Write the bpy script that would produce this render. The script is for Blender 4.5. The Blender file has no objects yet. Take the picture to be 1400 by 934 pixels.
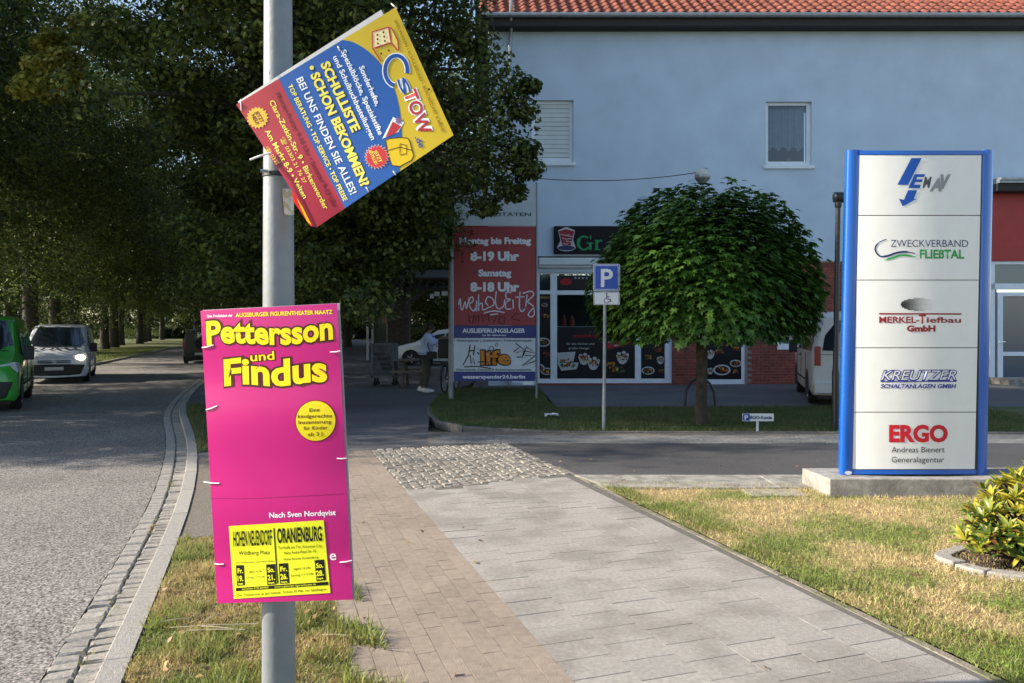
import bpy, math, random
import numpy as np
from mathutils import Vector, Matrix

R = math.radians
random.seed(7)
scene = bpy.context.scene
COL = scene.collection
F, H, CX, CY = 1011.0, 1.6, 700.0, 450.0     # focal length in photo pixels, eye height, vanishing point

# ------------------------------------------------------------------ camera
cam = bpy.data.cameras.new("camera"); camo = bpy.data.objects.new("camera", cam); COL.objects.link(camo)
camo.location = (0, 0, H); camo.rotation_euler = (R(90), 0, 0)
cam.sensor_width = 36.0; cam.lens = 36.0 * F / 1400.0
cam.shift_y = -17.0 / 1400.0
cam.clip_start = 0.05; cam.clip_end = 2000
scene.camera = camo

# ------------------------------------------------------------------ light
SUN_EL, SUN_AZ = 27.5, 183.8      # azimuth measured from +X towards +Y: the sun stands to the left, a touch behind the camera
world = bpy.data.worlds.new("World"); scene.world = world; world.use_nodes = True
nt = world.node_tree; nt.nodes.clear()
sky = nt.nodes.new("ShaderNodeTexSky"); sky.sky_type = 'NISHITA'; sky.sun_disc = False
sky.sun_elevation = R(SUN_EL); sky.sun_rotation = R(90 - SUN_AZ)
bg = nt.nodes.new("ShaderNodeBackground"); bg.inputs[1].default_value = 0.13
wo = nt.nodes.new("ShaderNodeOutputWorld")
nt.links.new(sky.outputs[0], bg.inputs[0]); nt.links.new(bg.outputs[0], wo.inputs[0])
sl = bpy.data.lights.new("sun", 'SUN'); sl.energy = 5.0; sl.angle = R(0.55); sl.color = (1.0, 0.9, 0.76)
so = bpy.data.objects.new("sun", sl); COL.objects.link(so)
sd = Vector((math.cos(R(SUN_AZ)) * math.cos(R(SUN_EL)), math.sin(R(SUN_AZ)) * math.cos(R(SUN_EL)), math.sin(R(SUN_EL))))
so.rotation_euler = sd.to_track_quat('Z', 'Y').to_euler(); so.location = (-20, 0, 20)
scene.view_settings.view_transform = 'Standard'; scene.view_settings.look = 'None'
scene.view_settings.exposure = 0.97; scene.view_settings.gamma = 1.0
scene.cycles.use_denoising = True
scene.cycles.max_bounces = 6; scene.cycles.transparent_max_bounces = 6
scene.cycles.diffuse_bounces = 3; scene.cycles.glossy_bounces = 3; scene.cycles.transmission_bounces = 4

# ------------------------------------------------------------------ mapping
def W(px, py, Y): return ((px - CX) / F * Y, Y, H - (py - CY) / F * Y)
def G(px, py, z=0.0):
    Y = (H - z) * F / (py - CY)
    return ((px - CX) / F * Y, Y, z)
def ST(s, t, z=0.0): return (-.3187 * s + .9479 * t, .9479 * s + .3187 * t, z)
RD = math.atan2(.9479, -.3187)               # heading of the road
def flatmap(Y):
    return lambda px, py, out=0.0: W(px, py, Y - out)

# ------------------------------------------------------------------ materials
def c(h):
    h = h.lstrip('#'); v = [int(h[i:i + 2], 16) / 255 for i in (0, 2, 4)]
    return tuple(x / 12.92 if x < .04045 else ((x + .055) / 1.055) ** 2.4 for x in v)
_M = {}
def N(nt, t, **kw):
    n = nt.nodes.new(t)
    for k, v in kw.items(): setattr(n, k, v)
    return n
def mat(name, col, rough=.6, var=.12, scale=6., bump=0., bscale=80., metal=0., rand=0., spec=.5, coat=0.,
        col2=None, c2scale=3., c2lo=.45, c2hi=.6, transl=0., emit=0., alpha=None, island=0., ior=None, detail=4.):
    if name in _M: return _M[name]
    m = bpy.data.materials.new(name); m.use_nodes = True; nt = m.node_tree
    b = nt.nodes["Principled BSDF"]; out = nt.nodes["Material Output"]
    L = nt.links.new
    geo = N(nt, "ShaderNodeNewGeometry")
    base = N(nt, "ShaderNodeRGB"); base.outputs[0].default_value = (*col, 1); cur = base.outputs[0]
    if col2:
        n2 = N(nt, "ShaderNodeTexNoise"); n2.inputs['Scale'].default_value = c2scale; n2.inputs['Detail'].default_value = 6
        L(geo.outputs['Position'], n2.inputs['Vector'])
        mr = N(nt, "ShaderNodeMapRange"); mr.inputs[1].default_value = c2lo; mr.inputs[2].default_value = c2hi; L(n2.outputs[0], mr.inputs[0])
        mx = N(nt, "ShaderNodeMix", data_type='RGBA'); L(mr.outputs[0], mx.inputs[0]); L(cur, mx.inputs[6]); mx.inputs[7].default_value = (*col2, 1)
        cur = mx.outputs[2]
    vals = []
    if var:
        n = N(nt, "ShaderNodeTexNoise"); n.inputs['Scale'].default_value = scale; n.inputs['Detail'].default_value = detail
        L(geo.outputs['Position'], n.inputs['Vector'])
        mr = N(nt, "ShaderNodeMapRange"); mr.inputs[1].default_value = .3; mr.inputs[2].default_value = .7
        mr.inputs[3].default_value = 1 - var; mr.inputs[4].default_value = 1 + var; L(n.outputs[0], mr.inputs[0]); vals.append(mr.outputs[0])
    if rand:
        oi = N(nt, "ShaderNodeObjectInfo"); mr = N(nt, "ShaderNodeMapRange")
        mr.inputs[3].default_value = 1 - rand; mr.inputs[4].default_value = 1 + rand; L(oi.outputs['Random'], mr.inputs[0]); vals.append(mr.outputs[0])
    if island:
        mr = N(nt, "ShaderNodeMapRange"); mr.inputs[3].default_value = 1 - island; mr.inputs[4].default_value = 1 + island
        L(geo.outputs['Random Per Island'], mr.inputs[0]); vals.append(mr.outputs[0])
    for v in vals:
        vm = N(nt, "ShaderNodeVectorMath", operation='SCALE'); L(cur, vm.inputs[0]); L(v, vm.inputs['Scale']); cur = vm.outputs[0]
    L(cur, b.inputs['Base Color'])
    b.inputs['Roughness'].default_value = rough; b.inputs['Metallic'].default_value = metal
    b.inputs['Specular IOR Level'].default_value = spec
    if coat: b.inputs['Coat Weight'].default_value = coat; b.inputs['Coat Roughness'].default_value = .08
    if emit: L(cur, b.inputs['Emission Color']); b.inputs['Emission Strength'].default_value = emit
    if bump:
        nb = N(nt, "ShaderNodeTexNoise"); nb.inputs['Scale'].default_value = bscale; nb.inputs['Detail'].default_value = 5
        L(geo.outputs['Position'], nb.inputs['Vector'])
        bp = N(nt, "ShaderNodeBump"); bp.inputs['Strength'].default_value = bump; bp.inputs['Distance'].default_value = .02
        L(nb.outputs[0], bp.inputs['Height']); L(bp.outputs[0], b.inputs['Normal'])
    if transl:
        tr = N(nt, "ShaderNodeBsdfTranslucent"); L(cur, tr.inputs[0]); ms = N(nt, "ShaderNodeMixShader"); ms.inputs[0].default_value = transl
        L(b.outputs[0], ms.inputs[1]); L(tr.outputs[0], ms.inputs[2]); L(ms.outputs[0], out.inputs[0])
    _M[name] = m
    return m
def print_mat(name, hexcol, k=1.0, rough=.5):
    return mat("print_" + name, tuple(x * k for x in c(hexcol)), rough=rough, var=.04, scale=30, spec=.3)
def glass_mat(name="window_glass", col=(.02, .03, .04), rough=.04):
    return mat(name, col, rough=rough, var=0, spec=1.0, coat=1.0)

# ------------------------------------------------------------------ objects
def wloc(o):
    v = Vector((0, 0, 0))
    while o: v += o.location; o = o.parent
    return v
def tag(o, label=None, cat=None, group=None, kind=None):
    if label: o['label'] = label
    if cat: o['category'] = cat
    if group: o['group'] = group
    if kind: o['kind'] = kind
    return o
def root(name, loc, label, cat, group=None, kind=None):
    o = bpy.data.objects.new(name, None); o.empty_display_size = .2; COL.objects.link(o); o.location = loc
    return tag(o, label, cat, group, kind)
def meshobj(name, me, m, parent=None, loc=None):
    o = bpy.data.objects.new(name, me); COL.objects.link(o)
    if m and not me.materials: me.materials.append(m)
    if parent: o.parent = parent
    if loc is not None: o.location = loc
    return o
def children(o): return [x for x in ALLCH.get(o, [])]
def copy_tree(o, parent=None):
    n = o.copy(); COL.objects.link(n)
    if parent: n.parent = parent
    for ch in list(o.children): copy_tree(ch, n)
    return n

class MB:
    def __init__(s): s.v = []; s.f = []
    def add(s, vs, fs):
        b = len(s.v); s.v += [tuple(v) for v in vs]; s.f += [tuple(b + i for i in f) for f in fs]; return s
    def quad(s, a, b, c_, d): return s.add([a, b, c_, d], [(0, 1, 2, 3)])
    def box(s, lo, hi):
        x0, y0, z0 = lo; x1, y1, z1 = hi
        return s.add([(x0, y0, z0), (x1, y0, z0), (x1, y1, z0), (x0, y1, z0), (x0, y0, z1), (x1, y0, z1), (x1, y1, z1), (x0, y1, z1)],
                     [(0, 3, 2, 1), (4, 5, 6, 7), (0, 1, 5, 4), (1, 2, 6, 5), (2, 3, 7, 6), (3, 0, 4, 7)])
    def cbox(s, ctr, size, rz=0., ch=0.):
        cx, cy, cz = ctr; a, b, h = size[0] / 2, size[1] / 2, size[2] / 2
        co, si = math.cos(rz), math.sin(rz)
        def P(x, y, z): return (cx + x * co - y * si, cy + x * si + y * co, cz + z)
        if not ch:
            vs = [P(x, y, z) for z in (-h, h) for x, y in ((-a, -b), (a, -b), (a, b), (-a, b))]
            return s.add(vs, [(0, 3, 2, 1), (4, 5, 6, 7), (0, 1, 5, 4), (1, 2, 6, 5), (2, 3, 7, 6), (3, 0, 4, 7)])
        vs = [P(x, y, -h) for x, y in ((-a, -b), (a, -b), (a, b), (-a, b))]
        vs += [P(x, y, h - ch) for x, y in ((-a, -b), (a, -b), (a, b), (-a, b))]
        a -= ch; b -= ch
        vs += [P(x, y, h) for x, y in ((-a, -b), (a, -b), (a, b), (-a, b))]
        fs = [(0, 3, 2, 1), (8, 9, 10, 11)]
        for k in (0, 4):
            fs += [(k + i, k + (i + 1) % 4, k + 4 + (i + 1) % 4, k + 4 + i) for i in range(4)]
        return s.add(vs, fs)
    def cyl(s, p0, p1, r0, r1=None, n=10, caps=True):
        return s.tube([p0, p1], [r0, r0 if r1 is None else r1], n, caps)
    def tube(s, pts, rs, n=8, caps=True):
        pts = [Vector(p) for p in pts]
        if not isinstance(rs, (list, tuple)): rs = [rs] * len(pts)
        vs = []; prev = None
        for i, p in enumerate(pts):
            d = (pts[min(i + 1, len(pts) - 1)] - pts[max(i - 1, 0)]).normalized()
            if prev is None:
                u = d.orthogonal().normalized()
                if abs(d.z) > .9: u = Vector((1, 0, 0)); u = (u - d * u.dot(d)).normalized()
            else:
                u = (prev - d * prev.dot(d)).normalized()
            prev = u; w = d.cross(u)
            vs += [p + (u * math.cos(2 * math.pi * k / n) + w * math.sin(2 * math.pi * k / n)) * rs[i] for k in range(n)]
        fs = []
        for i in range(len(pts) - 1):
            fs += [(i * n + k, i * n + (k + 1) % n, (i + 1) * n + (k + 1) % n, (i + 1) * n + k) for k in range(n)]
        if caps: fs += [tuple(range(n))[::-1], tuple((len(pts) - 1) * n + k for k in range(n))]
        return s.add(vs, fs)
    def prism(s, poly, vec):
        n = len(poly); vec = Vector(vec)
        vs = [Vector(p) for p in poly] + [Vector(p) + vec for p in poly]
        fs = [tuple(range(n)), tuple(range(n, 2 * n))[::-1]] + [((i + 1) % n, i, n + i, n + (i + 1) % n) for i in range(n)]
        return s.add(vs, fs)
    def sphere(s, ctr, r, nu=12, nv=8):
        if not isinstance(r, (tuple, list)): r = (r, r, r)
        vs = []
        for j in range(nv + 1):
            t = math.pi * j / nv
            vs += [(ctr[0] + r[0] * math.sin(t) * math.cos(2 * math.pi * i / nu), ctr[1] + r[1] * math.sin(t) * math.sin(2 * math.pi * i / nu), ctr[2] + r[2] * math.cos(t)) for i in range(nu)]
        fs = [(j * nu + i, (j + 1) * nu + i, (j + 1) * nu + (i + 1) % nu, j * nu + (i + 1) % nu) for j in range(nv) for i in range(nu)]
        return s.add(vs, fs)
    def lathe(s, prof, ctr=(0, 0, 0), n=16, axis='z'):
        vs = []
        for r, h in prof:
            for i in range(n):
                a = 2 * math.pi * i / n; x, y = r * math.cos(a), r * math.sin(a)
                p = (x, y, h) if axis == 'z' else ((x, h, y) if axis == 'y' else (h, x, y))
                vs.append((ctr[0] + p[0], ctr[1] + p[1], ctr[2] + p[2]))
        k = len(prof)
        fs = [(j * n + i, j * n + (i + 1) % n, (j + 1) * n + (i + 1) % n, (j + 1) * n + i) for j in range(k - 1) for i in range(n)]
        fs += [tuple(range(n))[::-1], tuple((k - 1) * n + i for i in range(n))]
        return s.add(vs, fs)
    # rectangles and polygons given in photo pixels on a mapped plane M
    def prect(s, M, x0, y0, x1, y1, out1, out0):
        f = [M(x0, y0, 0), M(x1, y0, 0), M(x1, y1, 0), M(x0, y1, 0)]
        return s.pslab(M, [(x0, y0), (x1, y0), (x1, y1), (x0, y1)], out1, out0)
    def pslab(s, M, pts, out1, out0):
        base = [Vector(M(x, y, 0)) for x, y in pts]
        n = Vector(M(*pts[0], 1.0, ) if False else getattr(M, 'n', (0, -1, 0)))
        k = len(pts)
        vs = [p + n * out1 for p in base] + [p + n * out0 for p in base]
        fs = [tuple(range(k))[::-1], tuple(range(k, 2 * k))] + [(i, (i + 1) % k, k + (i + 1) % k, k + i) for i in range(k)]
        return s.add(vs, fs)
    def build(s, name, m, parent=None, smooth=False, kind=None, bevel=0., recalc=True, sub=0):
        off = wloc(parent) if parent else Vector((0, 0, 0))
        me = bpy.data.meshes.new(name)
        me.from_pydata([(v[0] - off.x, v[1] - off.y, v[2] - off.z) for v in s.v], [], s.f)
        me.validate()
        if recalc:
            import bmesh
            bm = bmesh.new(); bm.from_mesh(me); bmesh.ops.recalc_face_normals(bm, faces=bm.faces); bm.to_mesh(me); bm.free()
        if smooth:
            me.polygons.foreach_set('use_smooth', [True] * len(me.polygons))
            try: me.set_sharp_from_angle(angle=R(smooth if smooth > 1 else 40))
            except Exception: pass
        o = meshobj(name, me, m, parent)
        if bevel:
            b = o.modifiers.new("bevel", 'BEVEL'); b.width = bevel; b.segments = 2; b.limit_method = 'ANGLE'
        if sub:
            b = o.modifiers.new("sub", 'SUBSURF'); b.levels = sub; b.render_levels = sub
        if kind: o['kind'] = kind
        return o

def surf(name, M, pts, out, m, parent):
    """a flat printed area lying on the mapped surface"""
    if not getattr(M, 'curved', False):
        b = MB(); b.add([M(x, y, out) for x, y in pts], [tuple(range(len(pts)))])
        return b.build(name, m, parent, recalc=False)
    import bmesh
    bm = bmesh.new(); f = bm.faces.new([bm.verts.new((x, -y, 0)) for x, y in pts]); bmesh.ops.triangulate(bm, faces=bm.faces)
    for _ in range(4):
        es = [e for e in bm.edges if e.calc_length() > 7]
        if not es: break
        bmesh.ops.subdivide_edges(bm, edges=es, cuts=1); bmesh.ops.triangulate(bm, faces=bm.faces)
    off = wloc(parent)
    for v in bm.verts: v.co = Vector(M(v.co.x, -v.co.y, out)) - off
    me = bpy.data.meshes.new(name); bm.to_mesh(me); bm.free(); return meshobj(name, me, m, parent)
def ell(cx, cy, rx, ry, n=24, rot=0.):
    co, si = math.cos(rot), math.sin(rot)
    return [(cx + rx * math.cos(2 * math.pi * k / n) * co - ry * math.sin(2 * math.pi * k / n) * si,
             cy + rx * math.cos(2 * math.pi * k / n) * si + ry * math.sin(2 * math.pi * k / n) * co) for k in range(n)]
def burst(cx, cy, r0, r1, n=20):
    return [(cx + (r1 if k % 2 else r0) * math.cos(math.pi * k / n), cy + (r1 if k % 2 else r0) * math.sin(math.pi * k / n)) for k in range(2 * n)]
def rib(mb, M, pts, w, out, closed=False):
    pts = list(pts) + ([pts[0]] if closed else [])
    if getattr(M, 'curved', False):
        q = [pts[0]]; ws = [w[0]] if isinstance(w, (list, tuple)) else None
        for i in range(1, len(pts)):
            a, b = pts[i - 1], pts[i]; k = max(1, int(math.hypot(b[0] - a[0], b[1] - a[1]) / 5))
            for j in range(1, k + 1):
                t = j / k; q.append((a[0] + (b[0] - a[0]) * t, a[1] + (b[1] - a[1]) * t))
                if ws: ws.append(w[min(i - 1, len(w) - 1)] + (w[min(i, len(w) - 1)] - w[min(i - 1, len(w) - 1)]) * t)
        pts = q; w = ws or w
    P = [Vector(p) for p in pts]; vs = []
    for i, p in enumerate(P):
        a = P[i - 1] if i else (P[-2] if closed else P[0]); b = P[i + 1] if i < len(P) - 1 else (P[1] if closed else P[-1])
        d = (b - a)
        if d.length < 1e-6: d = Vector((1, 0))
        d.normalize(); n = Vector((-d.y, d.x)); ww = w[i] if isinstance(w, (list, tuple)) else w
        vs += [M(*(p + n * ww / 2), out), M(*(p - n * ww / 2), out)]
    mb.add(vs, [(2 * i, 2 * i + 1, 2 * i + 3, 2 * i + 2) for i in range(len(P) - 1)])
    return mb
def smoothpts(pts, k=4):
    out = []
    for i in range(len(pts) - 1):
        p0 = pts[max(i - 1, 0)]; p1 = pts[i]; p2 = pts[i + 1]; p3 = pts[min(i + 2, len(pts) - 1)]
        for j in range(k):
            t = j / k
            out.append(tuple(.5 * ((2 * p1[a]) + (-p0[a] + p2[a]) * t + (2 * p0[a] - 5 * p1[a] + 4 * p2[a] - p3[a]) * t * t + (-p0[a] + 3 * p1[a] - 3 * p2[a] + p3[a]) * t ** 3) for a in (0, 1)))
    return out + [pts[-1]]

def text(s, p0, p1, h, M, out, m, parent, bold=0., shear=0., name="lettering", res=3, wave=None):
    """lettering whose centre line runs from p0 to p1 in photo pixels; h is the cap height in pixels"""
    cu = bpy.data.curves.new("t", 'FONT'); cu.body = s; cu.size = 1; cu.resolution_u = res; cu.offset = bold; cu.shear = shear
    to = bpy.data.objects.new("t", cu)
    me = to.to_mesh().copy() if False else bpy.data.meshes.new_from_object(to)
    bpy.data.objects.remove(to); bpy.data.curves.remove(cu)
    n = len(me.vertices); co = np.empty(n * 3, np.float32); me.vertices.foreach_get('co', co); co = co.reshape(-1, 3)
    x0, x1 = co[:, 0].min(), co[:, 0].max()
    CAP = .729
    dx, dy = p1[0] - p0[0], p1[1] - p0[1]; Ln = math.hypot(dx, dy) or 1; nx, ny = dy / Ln, -dx / Ln
    off = wloc(parent) if parent else Vector((0, 0, 0))
    for i in range(n):
        a = (co[i, 0] - x0) / (x1 - x0); b = (co[i, 1] / CAP - .5) * h
        if wave: b += wave(a)
        px = p0[0] + a * dx + b * nx; py = p0[1] + a * dy + b * ny
        w = M(px, py, out); co[i] = (w[0] - off.x, w[1] - off.y, w[2] - off.z)
    me.vertices.foreach_set('co', co.ravel()); me.update(); me.materials.clear()
    return meshobj(name, me, m, parent)

def sheet(name, pts, z, m, kind='structure', label=None, thick=0.):
    b = MB()
    P = [(p[0], p[1], z) for p in pts]
    if thick: b.prism(P, (0, 0, -thick))
    else: b.add(P, [tuple(range(len(P)))])
    o = b.build(name, m, recalc=bool(thick))
    if not thick and o.data.polygons[0].normal.z < 0: o.data.flip_normals()
    tag(o, label, None, None, kind); return o

# ------------------------------------------------------------------ leaves
def leaf_cloud(name, P, Nn, U, S, tmpl, tris, m, parent=None, curl=0.):
    """P centres, Nn normals, U long axes (unit), S sizes; tmpl 2D outline with z; one mesh, one island per leaf"""
    k = len(tmpl); n = len(P); T = np.array(tmpl, np.float64)
    U = U - Nn * (U * Nn).sum(1, keepdims=True); U /= np.linalg.norm(U, axis=1, keepdims=True) + 1e-9
    V = np.cross(Nn, U)
    co = P[:, None, :] + S[:, None, None] * (T[None, :, 0:1] * V[:, None, :] + T[None, :, 1:2] * U[:, None, :] + T[None, :, 2:3] * Nn[:, None, :])
    me = bpy.data.meshes.new(name); off = wloc(parent) if parent else Vector((0, 0, 0))
    co = co.reshape(-1, 3) - np.array(off)
    t = np.array(tris); nf, q = t.shape
    idx = (np.arange(n)[:, None, None] * k + t[None]).reshape(-1)
    me.vertices.add(n * k); me.vertices.foreach_set('co', co.astype(np.float32).ravel())
    me.loops.add(n * nf * q); me.loops.foreach_set('vertex_index', idx.astype(np.int32))
    me.polygons.add(n * nf); me.polygons.foreach_set('loop_start', np.arange(0, n * nf * q, q, dtype=np.int32))
    me.update(calc_edges=True); me.validate()
    return meshobj(name, me, m, parent)
def rnd_unit(rng, n):
    v = rng.normal(size=(n, 3)); return v / np.linalg.norm(v, axis=1, keepdims=True)
LEAF = [(0, -.5, 0), (.36, -.05, .08), (0, .55, 0), (-.36, -.05, .08)]
LEAF_T = [(0, 1, 2), (0, 2, 3)]
def leaf_mat(name, dark, light, transl=.35, rough=.5):
    m = bpy.data.materials.new(name); m.use_nodes = True; nt = m.node_tree; b = nt.nodes["Principled BSDF"]; L = nt.links.new
    geo = N(nt, "ShaderNodeNewGeometry"); mr = N(nt, "ShaderNodeMix", data_type='RGBA')
    pw = N(nt, "ShaderNodeMath", operation='POWER'); pw.inputs[1].default_value = 1.4; L(geo.outputs['Random Per Island'], pw.inputs[0])
    L(pw.outputs[0], mr.inputs[0]); mr.inputs[6].default_value = (*dark, 1); mr.inputs[7].default_value = (*light, 1)
    n = N(nt, "ShaderNodeTexNoise"); n.inputs['Scale'].default_value = .9; L(geo.outputs['Position'], n.inputs['Vector'])
    r2 = N(nt, "ShaderNodeMapRange"); r2.inputs[1].default_value = .35; r2.inputs[2].default_value = .65; r2.inputs[3].default_value = .75; r2.inputs[4].default_value = 1.25
    L(n.outputs[0], r2.inputs[0]); vm = N(nt, "ShaderNodeVectorMath", operation='SCALE'); L(mr.outputs[2], vm.inputs[0]); L(r2.outputs[0], vm.inputs['Scale'])
    L(vm.outputs[0], b.inputs['Base Color']); b.inputs['Roughness'].default_value = rough; b.inputs['Specular IOR Level'].default_value = .35
    tr = N(nt, "ShaderNodeBsdfTranslucent"); L(vm.outputs[0], tr.inputs[0]); ms = N(nt, "ShaderNodeMixShader"); ms.inputs[0].default_value = transl
    L(b.outputs[0], ms.inputs[1]); L(tr.outputs[0], ms.inputs[2]); L(ms.outputs[0], nt.nodes["Material Output"].inputs[0])
    return m
# ================================================================== GROUND
m_soil = mat("dry_earth", (.16, .12, .07), rough=.95, var=.3, scale=4, bump=.6, bscale=40, col2=(.07, .09, .03), c2scale=1.2)
sheet("ground", [(-400, -30), (400, -30), (400, 700), (-400, 700)], -.13, m_soil)

def asphalt(name, col, speck, sc):
    m = bpy.data.materials.new(name); m.use_nodes = True; nt = m.node_tree; b = nt.nodes["Principled BSDF"]; L = nt.links.new
    geo = N(nt, "ShaderNodeNewGeometry")
    n1 = N(nt, "ShaderNodeTexNoise"); n1.inputs['Scale'].default_value = sc; n1.inputs['Detail'].default_value = 3; L(geo.outputs['Position'], n1.inputs['Vector'])
    vo = N(nt, "ShaderNodeTexVoronoi"); vo.inputs['Scale'].default_value = sc * 1.3; L(geo.outputs['Position'], vo.inputs['Vector'])
    r = N(nt, "ShaderNodeMapRange"); r.inputs[1].default_value = .33; r.inputs[2].default_value = .66; r.inputs[3].default_value = 1 - speck; r.inputs[4].default_value = 1 + speck; L(n1.outputs[0], r.inputs[0])
    hsv = N(nt, "ShaderNodeMapRange"); hsv.inputs[1].default_value = 0; hsv.inputs[2].default_value = 1; hsv.inputs[3].default_value = .72; hsv.inputs[4].default_value = 1.32
    sp = N(nt, "ShaderNodeSeparateColor"); L(vo.outputs['Color'], sp.inputs[0]); L(sp.outputs[0], hsv.inputs[0])
    n2 = N(nt, "ShaderNodeTexNoise"); n2.inputs['Scale'].default_value = .7; n2.inputs['Detail'].default_value = 5; L(geo.outputs['Position'], n2.inputs['Vector'])
    r2 = N(nt, "ShaderNodeMapRange"); r2.inputs[1].default_value = .35; r2.inputs[2].default_value = .65; r2.inputs[3].default_value = .86; r2.inputs[4].default_value = 1.12; L(n2.outputs[0], r2.inputs[0])
    a = N(nt, "ShaderNodeMath", operation='MULTIPLY'); L(r.outputs[0], a.inputs[0]); L(hsv.outputs[0], a.inputs[1])
    a2 = N(nt, "ShaderNodeMath", operation='MULTIPLY'); L(a.outputs[0], a2.inputs[0]); L(r2.outputs[0], a2.inputs[1])
    vm = N(nt, "ShaderNodeVectorMath", operation='SCALE'); vm.inputs[0].default_value = col; L(a2.outputs[0], vm.inputs['Scale']); L(vm.outputs[0], b.inputs['Base Color'])
    b.inputs['Roughness'].default_value = .85; b.inputs['Specular IOR Level'].default_value = .3
    bp = N(nt, "ShaderNodeBump"); bp.inputs['Strength'].default_value = .7; bp.inputs['Distance'].default_value = .008; L(n1.outputs[0], bp.inputs['Height']); L(bp.outputs[0], b.inputs['Normal'])
    return m
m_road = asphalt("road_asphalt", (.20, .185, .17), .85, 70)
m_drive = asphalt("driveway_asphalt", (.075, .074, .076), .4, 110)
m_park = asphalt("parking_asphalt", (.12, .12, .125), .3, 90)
m_conc = mat("concrete", (.30, .285, .25), rough=.9, var=.18, scale=9, bump=.35, bscale=120, col2=(.2, .19, .165), c2scale=5)
m_granite = mat("granite", (.30, .28, .25), rough=.85, var=.3, scale=60, bump=.5, bscale=150, rand=.16)
m_edge = mat("weathered_edging", (.23, .20, .155), rough=.95, var=.35, scale=18, bump=.5, bscale=70, col2=(.14, .14, .07), c2scale=4)
m_dkerb = mat("dark_kerb", (.13, .125, .115), rough=.9, var=.3, scale=12, bump=.4, bscale=80)
m_kerbst = mat("kerb_stone", (.33, .31, .28), rough=.85, var=.2, scale=45, bump=.4, bscale=120, rand=.1)
m_slab = mat("grey_concrete_slab", (.335, .31, .278), rough=.9, var=.16, scale=38, bump=.45, bscale=150, rand=.05, col2=(.26, .238, .21), c2scale=2.2)
m_tan = mat("sandstone_brick", (.285, .23, .18), rough=.9, var=.14, scale=20, bump=.4, bscale=120, rand=.06, col2=(.255, .205, .16), c2scale=1.6)
m_joint = mat("joint_sand", (.17, .145, .115), rough=.95, var=.3, scale=50, bump=.5)
m_joint2 = mat("joint_sand_grey", (.12, .11, .095), rough=.95, var=.3, scale=50)
m_cobble = mat("cobble_granite", (.27, .24, .20), rough=.9, var=.35, scale=45, bump=.5, bscale=150, rand=.22)
m_jointg = mat("joint_sand_green", (.13, .115, .08), rough=.95, var=.3, scale=20, bump=.5, col2=(.06, .08, .025), c2scale=5)

KT = [(-6, -.61), (3, -.61), (6.3, -.61), (7.2, -.615), (8.0, -.64), (8.8, -.69), (9.5, -.74), (10.7, -.83), (12, -.96), (13.5, -1.16), (16, -1.5), (20, -1.68), (160, -1.7)]
def kt0(s):
    for (a, ta), (b, tb) in zip(KT, KT[1:]):
        if s <= b: return ta + (tb - ta) * (s - a) / (b - a)
    return KT[-1][1]
def kt(s): return sum(kt0(s + d) * w for d, w in ((-2, 1), (-1.5, 2), (-1, 3), (-.5, 4), (0, 5), (.5, 4), (1, 3), (1.5, 2), (2, 1))) / 25
SS = [-6, 3, 4, 5] + [5 + i * .5 for i in range(1, 40)] + [26, 160]
ROADZ = -.08
sheet("road", [ST(s, kt(s) - .40)[:2] for s in SS] + [ST(160, -7.4)[:2], ST(-6, -7.4)[:2]], ROADZ, m_road)
sheet("gutter_bed", [ST(s, kt(s) - .12)[:2] for s in SS] + [ST(s, kt(s) - .40)[:2] for s in SS[::-1]], ROADZ - .012, m_jointg)

def piece(name, sx, sy, sz, ch, jit=0., m=None):
    b = MB(); b.cbox((0, 0, -sz / 2), (sx, sy, sz), 0, ch)
    b.v = [(x + random.uniform(-jit, jit), y + random.uniform(-jit, jit), z + (random.uniform(-jit, jit) * .5 if z > -.03 else 0)) for x, y, z in b.v]
    me = bpy.data.meshes.new(name); me.from_pydata(b.v, [], b.f); me.update(); me.materials.append(m); return me
def lay(name, me, parent, x, y, z, rz, tilt=.0, ty=1.):
    o = bpy.data.objects.new(name, me); COL.objects.link(o); o.parent = parent
    o.location = Vector((x, y, z)) - wloc(parent); o.rotation_euler = (random.uniform(-tilt, tilt), random.uniform(-tilt, tilt) * ty, rz)
    return o
RZ = RD - math.pi / 2      # local y axis along the road

# gutter of long granite setts, two rows
gut = root("gutter", ST(3, -.86, ROADZ), "two rows of granite setts forming the gutter beside the kerb", None, None, 'structure')
sm = [piece("sett", .137, .094, .08, .014, .008, m_granite) for _ in range(6)]
n_s = 0; stuffb = MB()
for row in range(2):
    s = 1.5 + row * .04
    while s < 30:
        st = random.uniform(.085, .125)
        t = kt(s) - .19 - row * .142 + random.uniform(-.004, .004)
        x, y, _ = ST(s + st / 2, t); z = ROADZ + .006 + random.uniform(-.004, .006)
        if 2.6 < s and n_s < 290:
            o = lay("sett", random.choice(sm), gut, x, y, z, RZ + random.uniform(-.04, .04), .03); o.scale = (random.uniform(.95, 1.05), st / .094 * .93, 1); n_s += 1
        else:
            stuffb.cbox((x, y, z - .04), (.128, st * .9, .08), RZ, .01)
        s += st
stuffb.build("sett_rows", m_granite, gut, kind='stuff')
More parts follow.
